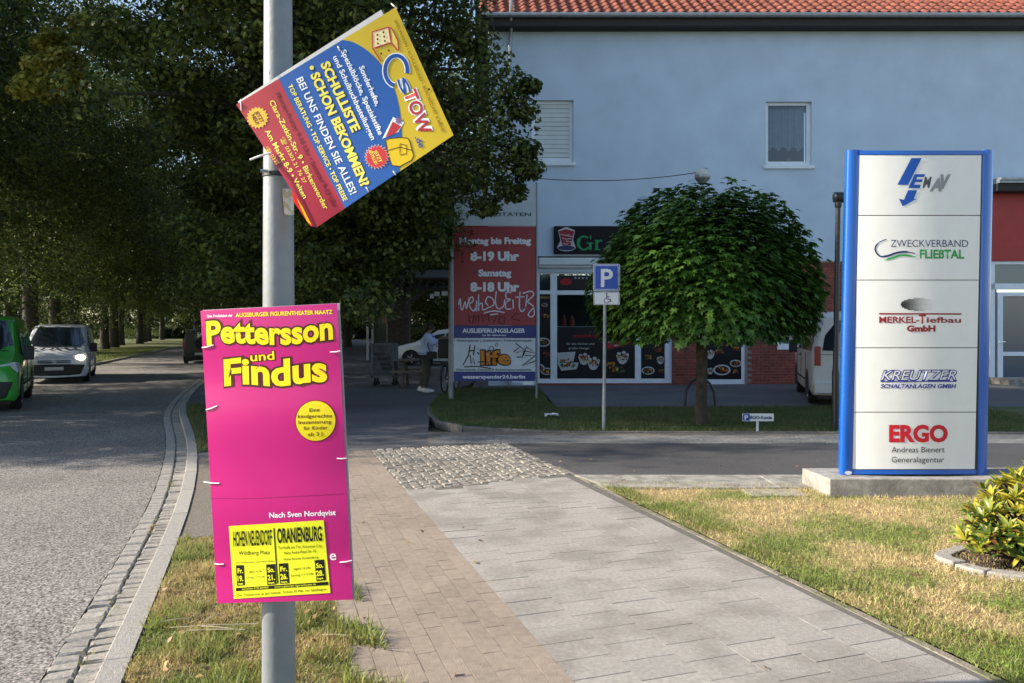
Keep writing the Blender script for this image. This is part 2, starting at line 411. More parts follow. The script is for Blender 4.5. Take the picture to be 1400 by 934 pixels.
# kerb stones
kerb = root("kerb", ST(3, -.66), "pale stone kerb between the gutter setts and the grass verge", None, None, 'structure')
s = -2.0
while s < 40:
    ln = 1.0; a, b2 = ST(s + .004, kt(s)), ST(s + ln - .004, kt(s + ln)); a_, b_ = ST(s + .004, kt(s) - .12), ST(s + ln - .004, kt(s + ln) - .12)
    mb = MB(); zz = .004 + random.uniform(-.003, .003); zt = [zz] * 4
    P = [a_, b_, b2, a]; low = [(p[0], p[1], -.16) for p in P]; hi = [(p[0], p[1], zz) for p in P]
    def lerp(u, v, k): return tuple(u[i] * (1 - k) + v[i] * k for i in range(3))
    ins = [lerp(hi[0], hi[3], .05), lerp(hi[1], hi[2], .05), hi[2], hi[3]]; hi2 = [(p[0], p[1], p[2] - .006) for p in hi[:2]] + hi[2:]
    mb.add(low + hi2 + ins, [(4, 5, 9, 8), (8, 9, 10, 11), (0, 1, 5, 4), (1, 2, 6, 10, 9, 5), (3, 0, 4, 8, 11, 7)])
    mb.build("kerb_stone", m_kerbst, kerb)
    s += ln
# far side kerb of the road and the lawn behind it
lk = root("kerb", ST(30, -7.45), "low stone kerb along the far edge of the road", None, None, 'structure')
for i in range(0, 120, 2):
    mb = MB(); mb.cbox((*ST(i + 1, -7.46)[:2], -.06), (.12, 1.992, .14), RZ, .012); mb.build("kerb_stone", m_kerbst, lk)
m_lawnfar = mat("shaded_lawn_soil", (.09, .13, .035), rough=.95, var=.3, scale=5, bump=.5, col2=(.16, .15, .06), c2scale=.8)
sheet("lawn", [ST(-6, -7.53)[:2], ST(160, -7.53)[:2], ST(160, -40)[:2], ST(-6, -40)[:2]], -.004, m_lawnfar)

# ---------------- near pavement
TAN0, TAN1, GR1 = .40, 1.335, 3.105
vg = sheet("grass_verge", [ST(s, kt(s) + .002)[:2] for s in (-6, 3, 6.2)] + [ST(6.2, TAN0)[:2], ST(-6, TAN0)[:2]], -.008, m_soil)
sheet("paving_bed", [ST(-3, TAN0 - .02)[:2], ST(9.9, TAN0 - .02)[:2], ST(9.9, TAN1)[:2], ST(-3, TAN1)[:2]], -.006, m_joint)
sheet("paving_bed", [ST(-3, TAN1)[:2], ST(9.9, TAN1)[:2], ST(9.9, GR1 + .15)[:2], ST(-3, GR1 + .02)[:2]], -.0042, m_joint2)
sheet("paving_bed", [ST(s, kt(s) + .002)[:2] for s in (6.2, 6.7, 7.2, 7.6, 8.0, 8.4, 8.8, 9.2, 9.5, 9.9)] + [ST(9.9, TAN0 - .02)[:2], ST(6.2, TAN0 - .02)[:2]], -.0065, m_joint)

path = root("brick_path", ST(3, .87), "sand coloured brick cycle path running beside the grey slabs", None, None, 'structure')
bm_ = [piece("brick", .1022, .198, .06, .0014, .0008, m_tan) for _ in range(4)]
w = (TAN1 - TAN0) / 9; cnt = 0; mb = MB(); cand = []
for col in range(9):
    for k in range(-20, 50):
        s = k * .2 + (col % 2) * .1; t = TAN0 + w * (col + .5)
        if s > 9.75 or s < -2: continue
        cand.append((s, t))
cand.sort(key=lambda q: abs(q[0] - 5.9))
for s, t in cand:
    x, y, _ = ST(s, t)
    if cnt < 298 and s > 2.9:
        lay("brick", random.choice(bm_), path, x, y, random.uniform(-.0012, .0016), RZ, .006); cnt += 1
    else: mb.cbox((x, y, -.03 + random.uniform(-.0015, .0015)), (w - .0015, .198, .06), RZ, .003)
mb.build("brick_rows", m_tan, path, kind='stuff')

walk = root("slab_walk", ST(3, 2.2), "grey concrete slab footpath between the brick path and the dry lawn", None, None, 'structure')
w = (GR1 - TAN1) / 6
sl_ = [piece("slab", w - .0008, .1955, .07, .0008, .0004, m_slab) for _ in range(5)]
for col in range(6):
    for k in range(-5, 39):
        s = k * .2 + (col % 2) * .1; t = TAN1 + w * (col + .5)
        if s > 7.2 + (t - TAN1) * .17 or s < -1: continue
        x, y, _ = ST(s, t)
        lay("slab", random.choice(sl_), walk, x, y, random.uniform(-.0004, .0009), RZ, .02 if random.random() < .25 else .006, .12)
# cobbled square at the drive mouth
cob = root("cobbled_patch", ST(8.5, 2.3), "patch of small granite cobbles at the end of the slab footpath", None, None, 'structure')
cm = [piece("cobble", .092, .086, .07, .013, .006, m_cobble) for _ in range(7)]
cand = []; cobst = MB()
for i in range(19):
    for j in range(28):
        t = TAN1 + .05 + i * .1; s = 7.22 + (t - TAN1) * .17 + .05 + j * .096 + (i % 2) * .03
        if s < 9.85: cand.append((s, t))
for q, (s, t) in enumerate(sorted(cand)):
    x, y, _ = ST(s + random.uniform(-.012, .012), t + random.uniform(-.012, .012))
    if q < 298:
        lay("cobble", random.choice(cm), cob, x, y, .003 + random.uniform(-.006, .008), RZ + random.uniform(-.2, .2), .06)
    else: cobst.cbox((x, y, -.03 + random.uniform(-.006, .008)), (.09, .084, .07), RZ + random.uniform(-.2, .2), .013)
cobst.build('cobble_rows', m_cobble, cob, kind='stuff')
# edging stones of the lawn
edg = root("edging", ST(3.2, 3.15), "narrow concrete edging between the slab footpath and the dry lawn", None, None, 'structure')
for k in range(-2, 8):
    mb = MB(); mb.cbox((*ST(k + .5, GR1 + .042 + .014 * k)[:2], -.046 + random.uniform(-.003, .003)), (.056, .99, .09), RZ - .012 + random.uniform(-.003, .003), .006); mb.build("edging_stone", m_edge, edg)

# driveway, concrete band, block path, grass island, parking
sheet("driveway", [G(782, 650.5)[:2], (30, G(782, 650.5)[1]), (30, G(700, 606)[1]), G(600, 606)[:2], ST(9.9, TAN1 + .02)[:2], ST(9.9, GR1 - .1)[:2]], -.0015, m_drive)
yb0, yb1 = G(1098, 668)[1], G(800, 650.5)[1]
cbn = root("concrete_band", (2, yb0, 0), "pale concrete kerb band between the driveway and the lawn", None, None, 'structure')
x = G(800, 655)[0] - .1
k = 0
while x < 12:
    mb = MB(); xl = x + .004; zz = -.03 + random.uniform(-.0015, .0015)
    if k == 0: mb.prism([(xl + .33, yb0 + .004, .012), (x + .996, yb0 + .004, .012), (x + .996, yb1 - .004, .012), (xl, yb1 - .004, .012)], (0, 0, -.1))
    else: mb.cbox((x + .5, (yb0 + yb1) / 2, zz), (.993, yb1 - yb0 - .008, .086), 0, .006)
    mb.build("kerb_slab", m_conc, cbn); x += 1; k += 1
yk0, yk1 = G(0, 606)[1], G(0, 594)[1]
m_block = mat("grey_paving_block", (.17, .17, .165), rough=.9, var=.15, scale=14, bump=.3, island=.12)
sheet("side_path_bed", [G(585, 606)[:2], (30, yk0), (30, yk1), G(585, 590)[:2]], -.004, m_joint)
mb = MB(); y = yk0 + .05; r_ = 0
while y < yk1 - .04:
    x = G(600, 600)[0] + (r_ % 2) * .1
    while x < 13: mb.cbox((x, y, -.03 + random.uniform(-.002, .002)), (.194, .094, .06), 0, .004); x += .2
    y += .1; r_ += 1
tag(mb.build("paving_blocks", m_block, kind='stuff'), "grey block paving strip in front of the grass island")
# dark pavement beyond on the left, running to the far tree row
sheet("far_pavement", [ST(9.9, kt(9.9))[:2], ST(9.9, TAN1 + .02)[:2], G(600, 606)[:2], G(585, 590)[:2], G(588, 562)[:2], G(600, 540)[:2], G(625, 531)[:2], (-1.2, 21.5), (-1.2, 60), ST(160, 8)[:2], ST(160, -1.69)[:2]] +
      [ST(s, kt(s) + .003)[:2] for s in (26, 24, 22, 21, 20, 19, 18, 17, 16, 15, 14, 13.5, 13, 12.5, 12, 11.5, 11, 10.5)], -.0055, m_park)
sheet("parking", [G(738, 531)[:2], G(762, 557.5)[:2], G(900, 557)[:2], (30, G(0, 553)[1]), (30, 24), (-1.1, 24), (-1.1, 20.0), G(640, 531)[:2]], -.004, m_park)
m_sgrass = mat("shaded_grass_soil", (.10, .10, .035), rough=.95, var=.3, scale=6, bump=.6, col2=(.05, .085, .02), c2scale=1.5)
ISL = [G(586, 556), G(590, 568), G(604, 577), G(640, 583), G(700, 586.5), G(780, 590), (30, G(0, 592)[1], 0), (30, G(0, 554.5)[1], 0), G(900, 557), G(762, 557.5), G(750, 550), G(738, 531), G(625, 531), G(600, 540)]
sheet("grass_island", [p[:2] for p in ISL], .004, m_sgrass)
ik = root("kerb", G(800, 592), "low dark kerb along the front of the shaded grass island", None, None, 'structure')
kp = [G(586, 556), G(588, 566), G(598, 576), G(635, 584.5), G(700, 588), G(780, 591.5)]
yk = G(780, 591.5)[1]
kp += [(kp[-1][0] + i, yk - .012 * i, 0) for i in range(1, 13)]
for a, b in zip(kp, kp[1:]):
    a, b = Vector(a), Vector(b); d = (b - a); L_ = d.length
    mb = MB(); mb.cbox((*((a + b) / 2)[:2], -.045), (L_ - .006, .08, .13), math.atan2(d.y, d.x), .01); mb.build("kerb_stone", m_dkerb, ik)
VP = [ST(s, kt(s) + .01) for s in (10.4, 11, 12, 13, 14, 15, 16, 17)] + [ST(16.5, -.9), ST(13, -.25), ST(10.6, -.35)]
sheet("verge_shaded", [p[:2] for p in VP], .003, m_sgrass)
# sunlit lawn on the right
LAWN = [ST(-3, GR1 + .07)[:2], ST(7.08, GR1 + .19)[:2], (12, yb0 - .003), (12, -2.5)]
m_lawn_soil = mat("dry_lawn_soil", (.36, .27, .13), rough=.95, var=.3, scale=25, bump=.7, bscale=60, col2=(.20, .20, .06), c2scale=1.3, c2lo=.48, c2hi=.6)
sheet("dry_lawn", LAWN, -.012, m_lawn_soil)
m_plate = mat("concrete_plate", (.33, .29, .22), rough=.9, var=.2, scale=12, bump=.3)
mb = MB(); px0 = G(1058, 674); mb.cbox((px0[0], px0[1], -.004), (.55, .28, .03), .02, .008)
tag(mb.build("manhole_slab", m_plate), "flat concrete plate sunk in the lawn beside the plinth", "plate")
# ================================================================== BUILDING
class Fac:
    X0, Y0, SL = -.66, 21.0, .069
    n = Vector((.069, -1, 0)).normalized()
    def __call__(s, px, py, out=0.):
        k = (px - CX) / F
        Y = (s.Y0 - s.SL * s.X0) / (1 - s.SL * k)
        p = Vector(W(px, py, Y)) + s.n * out
        return tuple(p)
FA = Fac()
m_plaster = mat("pale_plaster", (.49, .61, .74), rough=.9, var=.07, scale=1.2, bump=.25, bscale=60, detail=8)
m_white = mat("white_frame", (.70, .76, .82), rough=.45, var=.05, scale=5)
m_dark = mat("dark_interior", (.012, .012, .014), rough=.9, var=0)
m_brick = mat("red_brick", (.22, .055, .04), rough=.9, var=.25, scale=9, bump=.3, rand=.25, island=.2)
m_mortar = mat("mortar", (.25, .21, .19), rough=.95, var=.15, scale=20)
m_tile = mat("roof_tile_clay", (.27, .085, .055), rough=.8, var=.35, scale=7, bump=.2, rand=.22)
m_zinc = mat("zinc", (.30, .33, .36), rough=.4, metal=.6, var=.15, scale=10)
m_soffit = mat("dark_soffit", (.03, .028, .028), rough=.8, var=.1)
m_gl = glass_mat()
bld = root("shop_building", FA(900, 526), "pale plastered two storey building with red tiled roof and shop front below", "building")

def wallgrid(M, X, Y, holes, out1, out0, rect):
    xs = sorted(set([rect[0], rect[2]] + [v for h in holes for v in (h[0], h[2]) if rect[0] < v < rect[2]]))
    ys = sorted(set([rect[1], rect[3]] + [v for h in holes for v in (h[1], h[3]) if rect[1] < v < rect[3]]))
    mb = MB()
    for j in range(len(ys) - 1):
        i = 0
        while i < len(xs) - 1:
            def hole(i): 
                cx, cy = (xs[i] + xs[i + 1]) / 2, (ys[j] + ys[j + 1]) / 2
                return any(h[0] < cx < h[2] and h[1] < cy < h[3] for h in holes)
            if hole(i): i += 1; continue
            k = i
            while k + 1 < len(xs) - 1 and not hole(k + 1): k += 1
            mb.prect(M, xs[i], ys[j], xs[k + 1], ys[j + 1], out1, out0); i = k + 1
    return mb
BT = 357     # top of the brick zone
W1 = (727, 137, 784, 222); W2 = (1047, 139, 1110, 226)
SH = (700, 372, 917, 524); DR = (962, 400, 1019, 527); W3 = (1062, 402, 1113, 474)
wallgrid(FA, 0, 0, [W1, W2, SH], 0, -.3, (668, 40, 918, 534)).build("wall", m_plaster, bld)
wallgrid(FA, 0, 0, [W1, W2], 0, -.3, (918.02, 40, 2000, BT)).build("wall", m_plaster, bld)
wallgrid(FA, 0, 0, [DR, W3], -.012, -.3, (918.02, BT, 1352, 536)).build("brick_backing", m_mortar, bld)
# end wall on the left and the body of the house behind
mb = MB(); a = FA(668, 40, -.3); zt = a[2]
mb.box((a[0], a[1], -.1), (a[0] + .3, a[1] + 10, zt)); mb.build("end_wall", m_plaster, bld)
# bricks: running bond laid on the visible brick piers; singles where the photo shows them
cand = []
P0 = Vector(FA(918.5, 530)); Pe = Vector(FA(1352, 530)); du = (Pe - P0).normalized(); Lw = (Pe - P0).length
BW, BH = .25, .0833
ztop = FA(918, BT)[2]
def pxof(p): return CX + p.x / p.y * F, CY - (p.z - H) / p.y * F
row = 0; z = -.02
while z + BH < ztop:
    u = -(row % 2) * BW / 2
    while u < Lw:
        u0, u1 = max(u, 0), min(u + BW, Lw)
        p = P0 + du * ((u0 + u1) / 2); p.z = z + BH / 2
        px, py = pxof(p)
        inhole = any(h[0] - 4 < px < h[2] + 4 and h[1] - 1 < py < h[3] + 1 for h in (DR, W3))
        if not inhole and u1 - u0 > .05: cand.append((p, u1 - u0, px, py))
        u += BW
    z += BH; row += 1
def vis(px, py): return (918 < px < 955 and 440 < py < 528) or (1019 < px < 1105 and 470 < py < 530) or (1118 < px < 1146 and 355 < py < 440)
cand.sort(key=lambda q: 0 if vis(q[2], q[3]) else 1)
angf = math.atan2(du.y, du.x)
bmesh_ = MB(); bmesh_.cbox((0, 0, 0), (BW - .014, .03, BH - .014), 0); bme = bpy.data.meshes.new("brick"); bme.from_pydata(bmesh_.v, [], bmesh_.f); bme.materials.append(m_brick)
mb = MB(); k = 0
for p, wd, px, py in cand:
    q = p + FA.n * (-.008)
    if vis(px, py) and k < 300:
        o = bpy.data.objects.new("brick", bme); COL.objects.link(o); o.parent = bld; o.location = q - bld.location; o.rotation_euler.z = angf; o.scale.x = (wd - .014) / (BW - .014); k += 1
    else: mb.cbox(q, (wd - .014, .03, BH - .014), angf)
mb.build("brick_courses", m_brick, bld, kind='stuff')
# brick plinth course below shop window
mb = MB(); mb.prect(FA, 733, 524, 919, 534, .03, -.05); mb.build("brick_sill", m_brick, bld)

# roof: tiles in rows above the gutter
e0, e1 = Vector(FA(655, 27, .45)), Vector(FA(1700, 27, .45)); eu = (e1 - e0).normalized(); L_ = (e1 - e0).length
back = -FA.n; pitch = R(38); up = (back * math.cos(pitch) + Vector((0, 0, 1)) * math.sin(pitch))
rn = eu.cross(up).normalized(); rn = rn if rn.z > 0 else -rn
mb = MB(); b0 = e0 - rn * .06; mb.prism([b0, b0 + eu * L_, b0 + eu * L_ + up * 6, b0 + up * 6], -rn * .12); rf = mb.build("roof", m_soffit, bld)
# far slope so that the roof is closed
mb = MB(); rt = b0 + up * 6; mb.prism([rt, rt + eu * L_, rt + eu * L_ + (back * 5 + Vector((0, 0, -3.6))), rt + (back * 5 + Vector((0, 0, -3.6)))], -rn * .1); mb.build("roof_back", m_soffit, bld)
TW, TL = .30, .33
tm = MB(); nn = 8; vs = []
for i in range(nn + 1):
    x = TW * i / nn; a_ = i / nn; h = .05 * math.sin(math.pi * min(a_ / .62, 1)) - (.018 * math.sin(math.pi * (a_ - .62) / .38) if a_ > .62 else 0)
    for (yy, dz) in ((0, .0), (TL + .06, -.035)):
        vs.append((x, yy, h + dz + .03))
    vs.append((x, 0, h + .03 - .022))
fs = []
for i in range(nn): fs += [(i * 3, (i + 1) * 3, (i + 1) * 3 + 1, i * 3 + 1), (i * 3 + 2, (i + 1) * 3 + 2, (i + 1) * 3, i * 3)]
tme = bpy.data.meshes.new("roof_tile"); tme.from_pydata(vs, [], fs); tme.materials.append(m_tile); tme.polygons.foreach_set('use_smooth', [True] * len(tme.polygons))
rot = Matrix((eu, up, rn)).transposed().to_euler()
ts = MB(); k = 0
M3 = Matrix((eu, up, rn)).transposed()
for r_ in range(14):
    for i in range(int(L_ / TW)):
        p = e0 + eu * (i * TW + (r_ % 2) * .0) + up * (r_ * TL - .03) + rn * random.uniform(-.004, .004)
        pxx = CX + p.x / p.y * F
        if r_ < 4 and pxx < 1415:
            o = bpy.data.objects.new("roof_tile", tme); COL.objects.link(o); o.parent = rf; o.location = p - bld.location; o.rotation_euler = rot; k += 1
        elif pxx < 2000: ts.add([M3 @ Vector(v) + p for v in vs], fs)
ts.build("tile_rows", m_tile, rf, kind='stuff', recalc=False)
# gutter, fascia, soffit
g0, g1 = e0 + Vector((0, 0, -.06)) + FA.n * .02, e1 + Vector((0, 0, -.06)) + FA.n * .02
mb = MB(); mb.tube([g0, g1], .075, 10); mb.build("gutter", m_zinc, bld, smooth=True)
mb = MB(); s0 = Vector(FA(655, 30, .40)); s1 = Vector(FA(1700, 30, .40)); mb.prism([s0 + Vector((0, 0, -.28)), s1 + Vector((0, 0, -.28)), s1, s0], back * .4); mb.build("eaves_board", m_soffit, bld)
d = FA
mb = MB(); pa = Vector(FA(697, 32, .42)); mb.tube([Vector(FA(697.5, 8, .46)), pa, Vector(FA(698, 44, .2)), Vector(FA(697, 66, .1)), Vector(FA(696.5, 528, .1))], .05, 8)
mb.build("downpipe", m_zinc, bld, smooth=True)
mb = MB(); mb.cyl(FA(697, 60, .1), FA(697, 66, .1), .062); mb.cyl(FA(697, 212, .1), FA(697, 215, .1), .06); mb.build("pipe_collar", m_zinc, bld)

# upper windows
def window(px0, py0, px1, py1, blinds):
    m = MB(); fw = 5
    m.prect(FA, px0, py0, px0 + fw, py1, -.10, -.2); m.prect(FA, px1 - fw, py0, px1, py1, -.10, -.2)
    m.prect(FA, px0 + fw, py0, px1 - fw, py0 + fw - 1, -.10, -.2); m.prect(FA, px0 + fw, py1 - fw - 1, px1 - fw, py1, -.10, -.2)
    fr = m.build("window", m_white, bld)
    m = MB(); m.prect(FA, px0 - 3, py1 + .5, px1 + 2.5, py1 + 5, .07, -.1); m.build("sill", m_white, fr)
    if blinds:
        y = py0 + fw - 1
        while y < py1 - fw - 1:
            m = MB(); m.pslab(FA, [(px0 + fw, y), (px1 - fw, y), (px1 - fw, y + 5.6), (px0 + fw, y + 5.6)], -.125, -.145); o = m.build("shutter_slat", m_shut, fr); y += 6.1
        m = MB(); m.prect(FA, px0, py0, px1, py1, -.15, -.17); m.build("shutter_gap", m_dark, fr)
    else:
        surf("pane", FA, [(px0 + fw, py0 + fw - 1), (px1 - fw, py0 + fw - 1), (px1 - fw, py1 - fw - 1), (px0 + fw, py1 - fw - 1)], -.16, m_clear, fr)
        m = MB(); n = 60; vs = []
        for i in range(n + 1):
            x = px0 + fw + (px1 - px0 - 2 * fw) * i / n; o_ = -.26 + .03 * math.sin(i * 1.25) + .012 * math.sin(i * .7)
            vs += [FA(x, py0 + 3, o_), FA(x, py0 + 62 + 3 * math.sin(i * .4), o_)]
        m.add(vs, [(2 * i, 2 * i + 1, 2 * i + 3, 2 * i + 2) for i in range(n)]); m.build("curtain", mat("net_curtain", (.42, .46, .5), rough=.9, var=.1), fr)
        o = surf("curtain_rail", FA, [(px0 + 6, py0 + 5), (px1 - 6, py0 + 5), (px1 - 6, py0 + 7), (px0 + 6, py0 + 7)], -.2, m_dark, fr)
        m = MB(); m.lathe([(.06, 0), (.08, .1), (.07, .12)], FA(px0 + 38, py1 - 8, -.35), 10); m.build("flower_pot", mat("pot", (.2, .14, .05)), fr)
        m = MB(); m.prect(FA, px0, py0, px1, py1, -.5, -.55); m.build("room", m_dark, fr)
    return fr
m_shut = mat("roller_shutter", (.58, .64, .64), rough=.5, var=.06, scale=3)
m_clear = bpy.data.materials.new("clear_glass"); m_clear.use_nodes = True
_nt = m_clear.node_tree; _b = _nt.nodes["Principled BSDF"]; _b.inputs['Base Color'].default_value = (.9, .95, 1, 1); _b.inputs['Roughness'].default_value = .02
_tr = _nt.nodes.new("ShaderNodeBsdfTransparent"); _tr.inputs[0].default_value = (.48, .54, .58, 1); _gl = _nt.nodes.new("ShaderNodeBsdfGlossy"); _gl.inputs[1].default_value = .02
_fr = _nt.nodes.new("ShaderNodeFresnel"); _fr.inputs[0].default_value = 1.8; _mx = _nt.nodes.new("ShaderNodeMixShader")
_nt.links.new(_fr.outputs[0], _mx.inputs[0]); _nt.links.new(_tr.outputs[0], _mx.inputs[1]); _nt.links.new(_gl.outputs[0], _mx.inputs[2]); _nt.links.new(_mx.outputs[0], _nt.nodes["Material Output"].inputs[0])
window(*W1, True); window(*W2, False)

# ---------------- shop front
sf = bld
m = MB()
for r_ in ((732, 372, 738, 520), (753, 372, 762, 520), (869, 402, 877, 520), (910, 402, 917, 520)):
    m.prect(FA, *r_, -.06, -.16)
for r_ in ((700, 518, 917, 524.5), (762, 397, 917, 403), (738, 397, 753, 402), (700, 370, 917, 374.5)):
    m.prect(FA, r_[0], r_[1], r_[2], r_[3], -.055, -.165)
shopfr = m.build("shop_window_frame", m_white, bld)
m = MB(); m.prect(FA, 736, 353, 918, 363, .16, 0); m.prect(FA, 736, 363, 918, 366.5, .10, 0); m.build("awning_box", mat("awning_white", (.6, .64, .66), rough=.5, var=.05), bld, bevel=.02)
m = MB(); m.prect(FA, 733, 350.6, 918, 352.2, .02, 0); m.build("ledge_line", m_soffit, bld)
m = MB(); m.prect(FA, 700, 372, 917, 524, -1.6, -1.7); m.build("shop_back_wall", mat("shop_inner", (.05, .045, .04), rough=.9, var=.3, scale=2), bld)
surf("shop_pane", FA, [(762, 403), (869, 403), (869, 518), (762, 518)], -.11, m_clear, shopfr)
m = MB(); m.prect(FA, 700, 400, 732, 520, -.10, -.12); m.build("pane", m_gl, shopfr)
m = MB(); m.prect(FA, 738, 376, 752, 395, -.10, -.12); m.prect(FA, 764, 376, 869, 396, -.10, -.12); m.build("top_pane", m_gl, shopfr)
# things on the counter inside
m = MB(); m.prect(FA, 764, 446, 869, 452, -.5, -1.1); m.build("counter", m_white, shopfr)
for px in (776, 787):
    m = MB(); q = FA(px, 446, -.7); m.lathe([(.06, 0), (.075, .05), (.07, .2), (.03, .28), (.03, .33)], q, 10); m.build("sauce_bottle", mat("sauce_red", (.5, .07, .03), rough=.4), shopfr, smooth=True)
m_pblack = print_mat("shop_black", "#14161a", .6)
P_W, P_R, P_G, P_BR, P_Y, P_OR = (print_mat("white", "#b4b8ba"), print_mat("red", "#9a1626"), print_mat("leaf", "#2f6a35"), print_mat("meat", "#6e2a18"), print_mat("yellow", "#c9a23c"), print_mat("orange", "#b0622a"))
def foods(poster, spots, out, M=FA):
    groups = {}
    for (x, y, r, kind) in spots:
        rnd = random.Random(int(x * 31 + y))
        def put(mt, pts, o): groups.setdefault((mt.name, o), [mt, MB()])[1].add([M(a, b, o) for a, b in pts], [tuple(range(len(pts)))])
        if kind == 'plate': put(P_W, ell(x, y, r, r * .62, 18), out); put(m_pblack, ell(x, y, r * .8, r * .45, 18), out + .004)
        elif kind == 'box':
            put(P_W, [(x - r, y - r * .9), (x + r * .7, y - r), (x + r * .5, y - r * .1), (x - r * .9, y)], out)
            put(P_W, [(x - r, y), (x + r, y), (x + r * .8, y + r * .6), (x - r * .6, y + r * .75)], out)
        elif kind == 'cup':
            put(P_W, smoothpts([(x - r * .9, y - r * .3), (x - r * .2, y - r * .1), (x + r * .8, y - r * .5), (x + r * .7, y + r * .4), (x + r * .2, y + r), (x - r * .5, y + r * .8), (x - r * .9, y - r * .3)], 3)[:-1], out)
            for a_ in range(5): put(P_W, ell(x + r * .6 * math.cos(a_ * 1.25), y - r * .2 + r * .4 * math.sin(a_ * 1.25), r * .3, r * .22, 8), out + .002 + a_ * .0004)
        for i in range(22):
            put(rnd.choice([P_BR, P_OR, P_G, P_Y, P_R, P_BR, P_BR, P_G]), ell(x + rnd.uniform(-.62, .62) * r, y + rnd.uniform(-.32, .4) * r, r * rnd.uniform(.07, .22), r * rnd.uniform(.05, .14), 7, rnd.uniform(0, 3)), out + .006 + i * .0006)
    for (nme, o), (mt, mb) in groups.items(): mb.build("food_picture", mt, poster, recalc=False)
def poster(px0, py0, px1, py1, out, name="window_poster"):
    m = MB(); m.prect(FA, px0, py0, px1, py1, out, out - .012); return m.build(name, m_pblack, shopfr)
p = poster(763, 447, 868, 518, -.085)
foods(p, [(777, 496, 15, 'box'), (799, 490, 9, 'cup'), (812, 496, 10, 'cup'), (835, 500, 12, 'none'), (852, 488, 10, 'cup'), (846, 505, 12, 'none')], -.08)
text("für den kleinen und", (775, 470), (813, 470), 3.2, FA, -.075, P_W, p); text("großen Hunger", (778, 476), (807, 476), 3.2, FA, -.075, P_W, p)
text("schnell lecker", (784, 459), (822, 459), 5, FA, -.075, P_R, p, bold=.02)
surf("banner", FA, [(829, 468), (867, 460), (869, 469), (831, 478)], -.072, P_R, p)
text("zum Mitnehmen", (831, 467.5), (865, 461.5), 3.2, FA, -.066, P_W, p, bold=.02); text("ein Preis", (840, 472.5), (857, 469.5), 3, FA, -.066, P_W, p, bold=.02)
p = poster(700, 402, 752, 518, -.085)
text("TÜRKISCH", (733, 406.5), (753, 406.5), 3, FA, -.075, P_Y, p)
foods(p, [(745, 417, 4, 'plate'), (747, 432, 8, 'none'), (736, 442, 6, 'none'), (743, 468, 10, 'plate'), (748, 484, 8, 'none'), (736, 503, 9, 'plate'), (748, 508, 8, 'plate')], -.08)
p = poster(878, 455, 909, 518, -.085)
foods(p, [(886, 468, 7, 'none'), (901, 478, 8, 'none'), (887, 488, 8, 'none'), (904, 492, 6, 'cup'), (887, 507, 9, 'plate'), (904, 507, 6, 'none'), (904, 466, 6, 'none')], -.08)
m = MB(); m.prect(FA, 878, 404, 909, 455, -.10, -.12); m.build("pane", m_gl, shopfr)
m = MB(); m.prect(FA, 765, 377, 868, 395.5, -.09, -.1); o = m.build("window_banner", print_mat("dull_black", "#1b1517"), shopfr)
text("★★★★", (785, 380), (805, 380), 3, FA, -.08, P_W, o); surf("emblem", FA, ell(774, 385, 8, 5), -.08, P_R, o)
# poster door at the right
m = MB(); m.prect(FA, 962, 400, 966, 527, -.04, -.14); m.prect(FA, 1014.5, 400, 1019, 527, -.04, -.14); m.prect(FA, 966, 519, 1014.5, 527, -.04, -.14); dr = m.build("door", m_white, bld)
m = MB(); m.prect(FA, 966, 400, 1014.5, 519, -.07, -.1); p = m.build("door_poster", m_pblack, dr)
foods(p, [(988, 506, 12, 'plate'), (1007, 497, 8, 'plate'), (972, 484, 7, 'cup'), (985, 480, 9, 'none'), (1008, 477, 8, 'none'), (992, 470, 9, 'none'), (972, 507, 5, 'cup'), (1006, 508, 6, 'none')], -.065)
# right hand window behind the small tree
m = MB(); m.prect(FA, 1062, 402, 1066, 470, -.06, -.16); m.prect(FA, 1102, 402, 1105, 470, -.06, -.16); m.prect(FA, 1062, 398, 1113, 403, -.06, -.16); m.prect(FA, 1062, 470, 1113, 478, .05, -.16)
fr = m.build("window", m_white, bld); m = MB(); m.prect(FA, 1066, 403, 1113, 470, -.12, -.14); m.build("pane", mat("grey_pane", (.12, .15, .19), rough=.08, spec=1, var=0), fr)
# shop sign
m = MB(); m.prect(FA, 757, 310, 905, 347.5, .14, 0); sg = m.build("shop_sign", mat("sign_black", (.006, .006, .008), rough=.6, spec=.2, var=.05), bld, bevel=.01)
S = lambda px, py, out=0.: FA(px, py, .141 + out)
P_GR = print_mat("sign_green", "#1f8a52"); P_NV = print_mat("navy", "#232f5c"); P_DR = print_mat("kebab_red", "#8c2234")
def zz(x, y): return (730 + x / 9.34, 300 + y / 9.34)
surf("emblem", S, [zz(*q) for q in ((300, 150), (350, 125), (405, 105), (460, 125), (515, 150), (490, 270), (525, 375), (480, 405), (400, 417), (320, 400), (285, 370), (330, 280))], .004, P_W, sg)
surf("emblem", S, [zz(*q) for q in ((310, 160), (400, 135), (505, 160), (460, 340), (355, 340))], .008, P_DR, sg)
surf("emblem", S, ell(*zz(405, 372), 11.4, 3.2), .009, P_NV, sg)
mm = MB()
for y, a, b in ((205, 330, 450), (222, 400, 500), (255, 350, 470), (290, 400, 480), (320, 360, 430)): rib(mm, S, [zz(a, y - 8), zz((a + b) / 2, y + 6), zz(b, y)], .9, .012)
mm.build("emblem", P_W, sg, recalc=False)
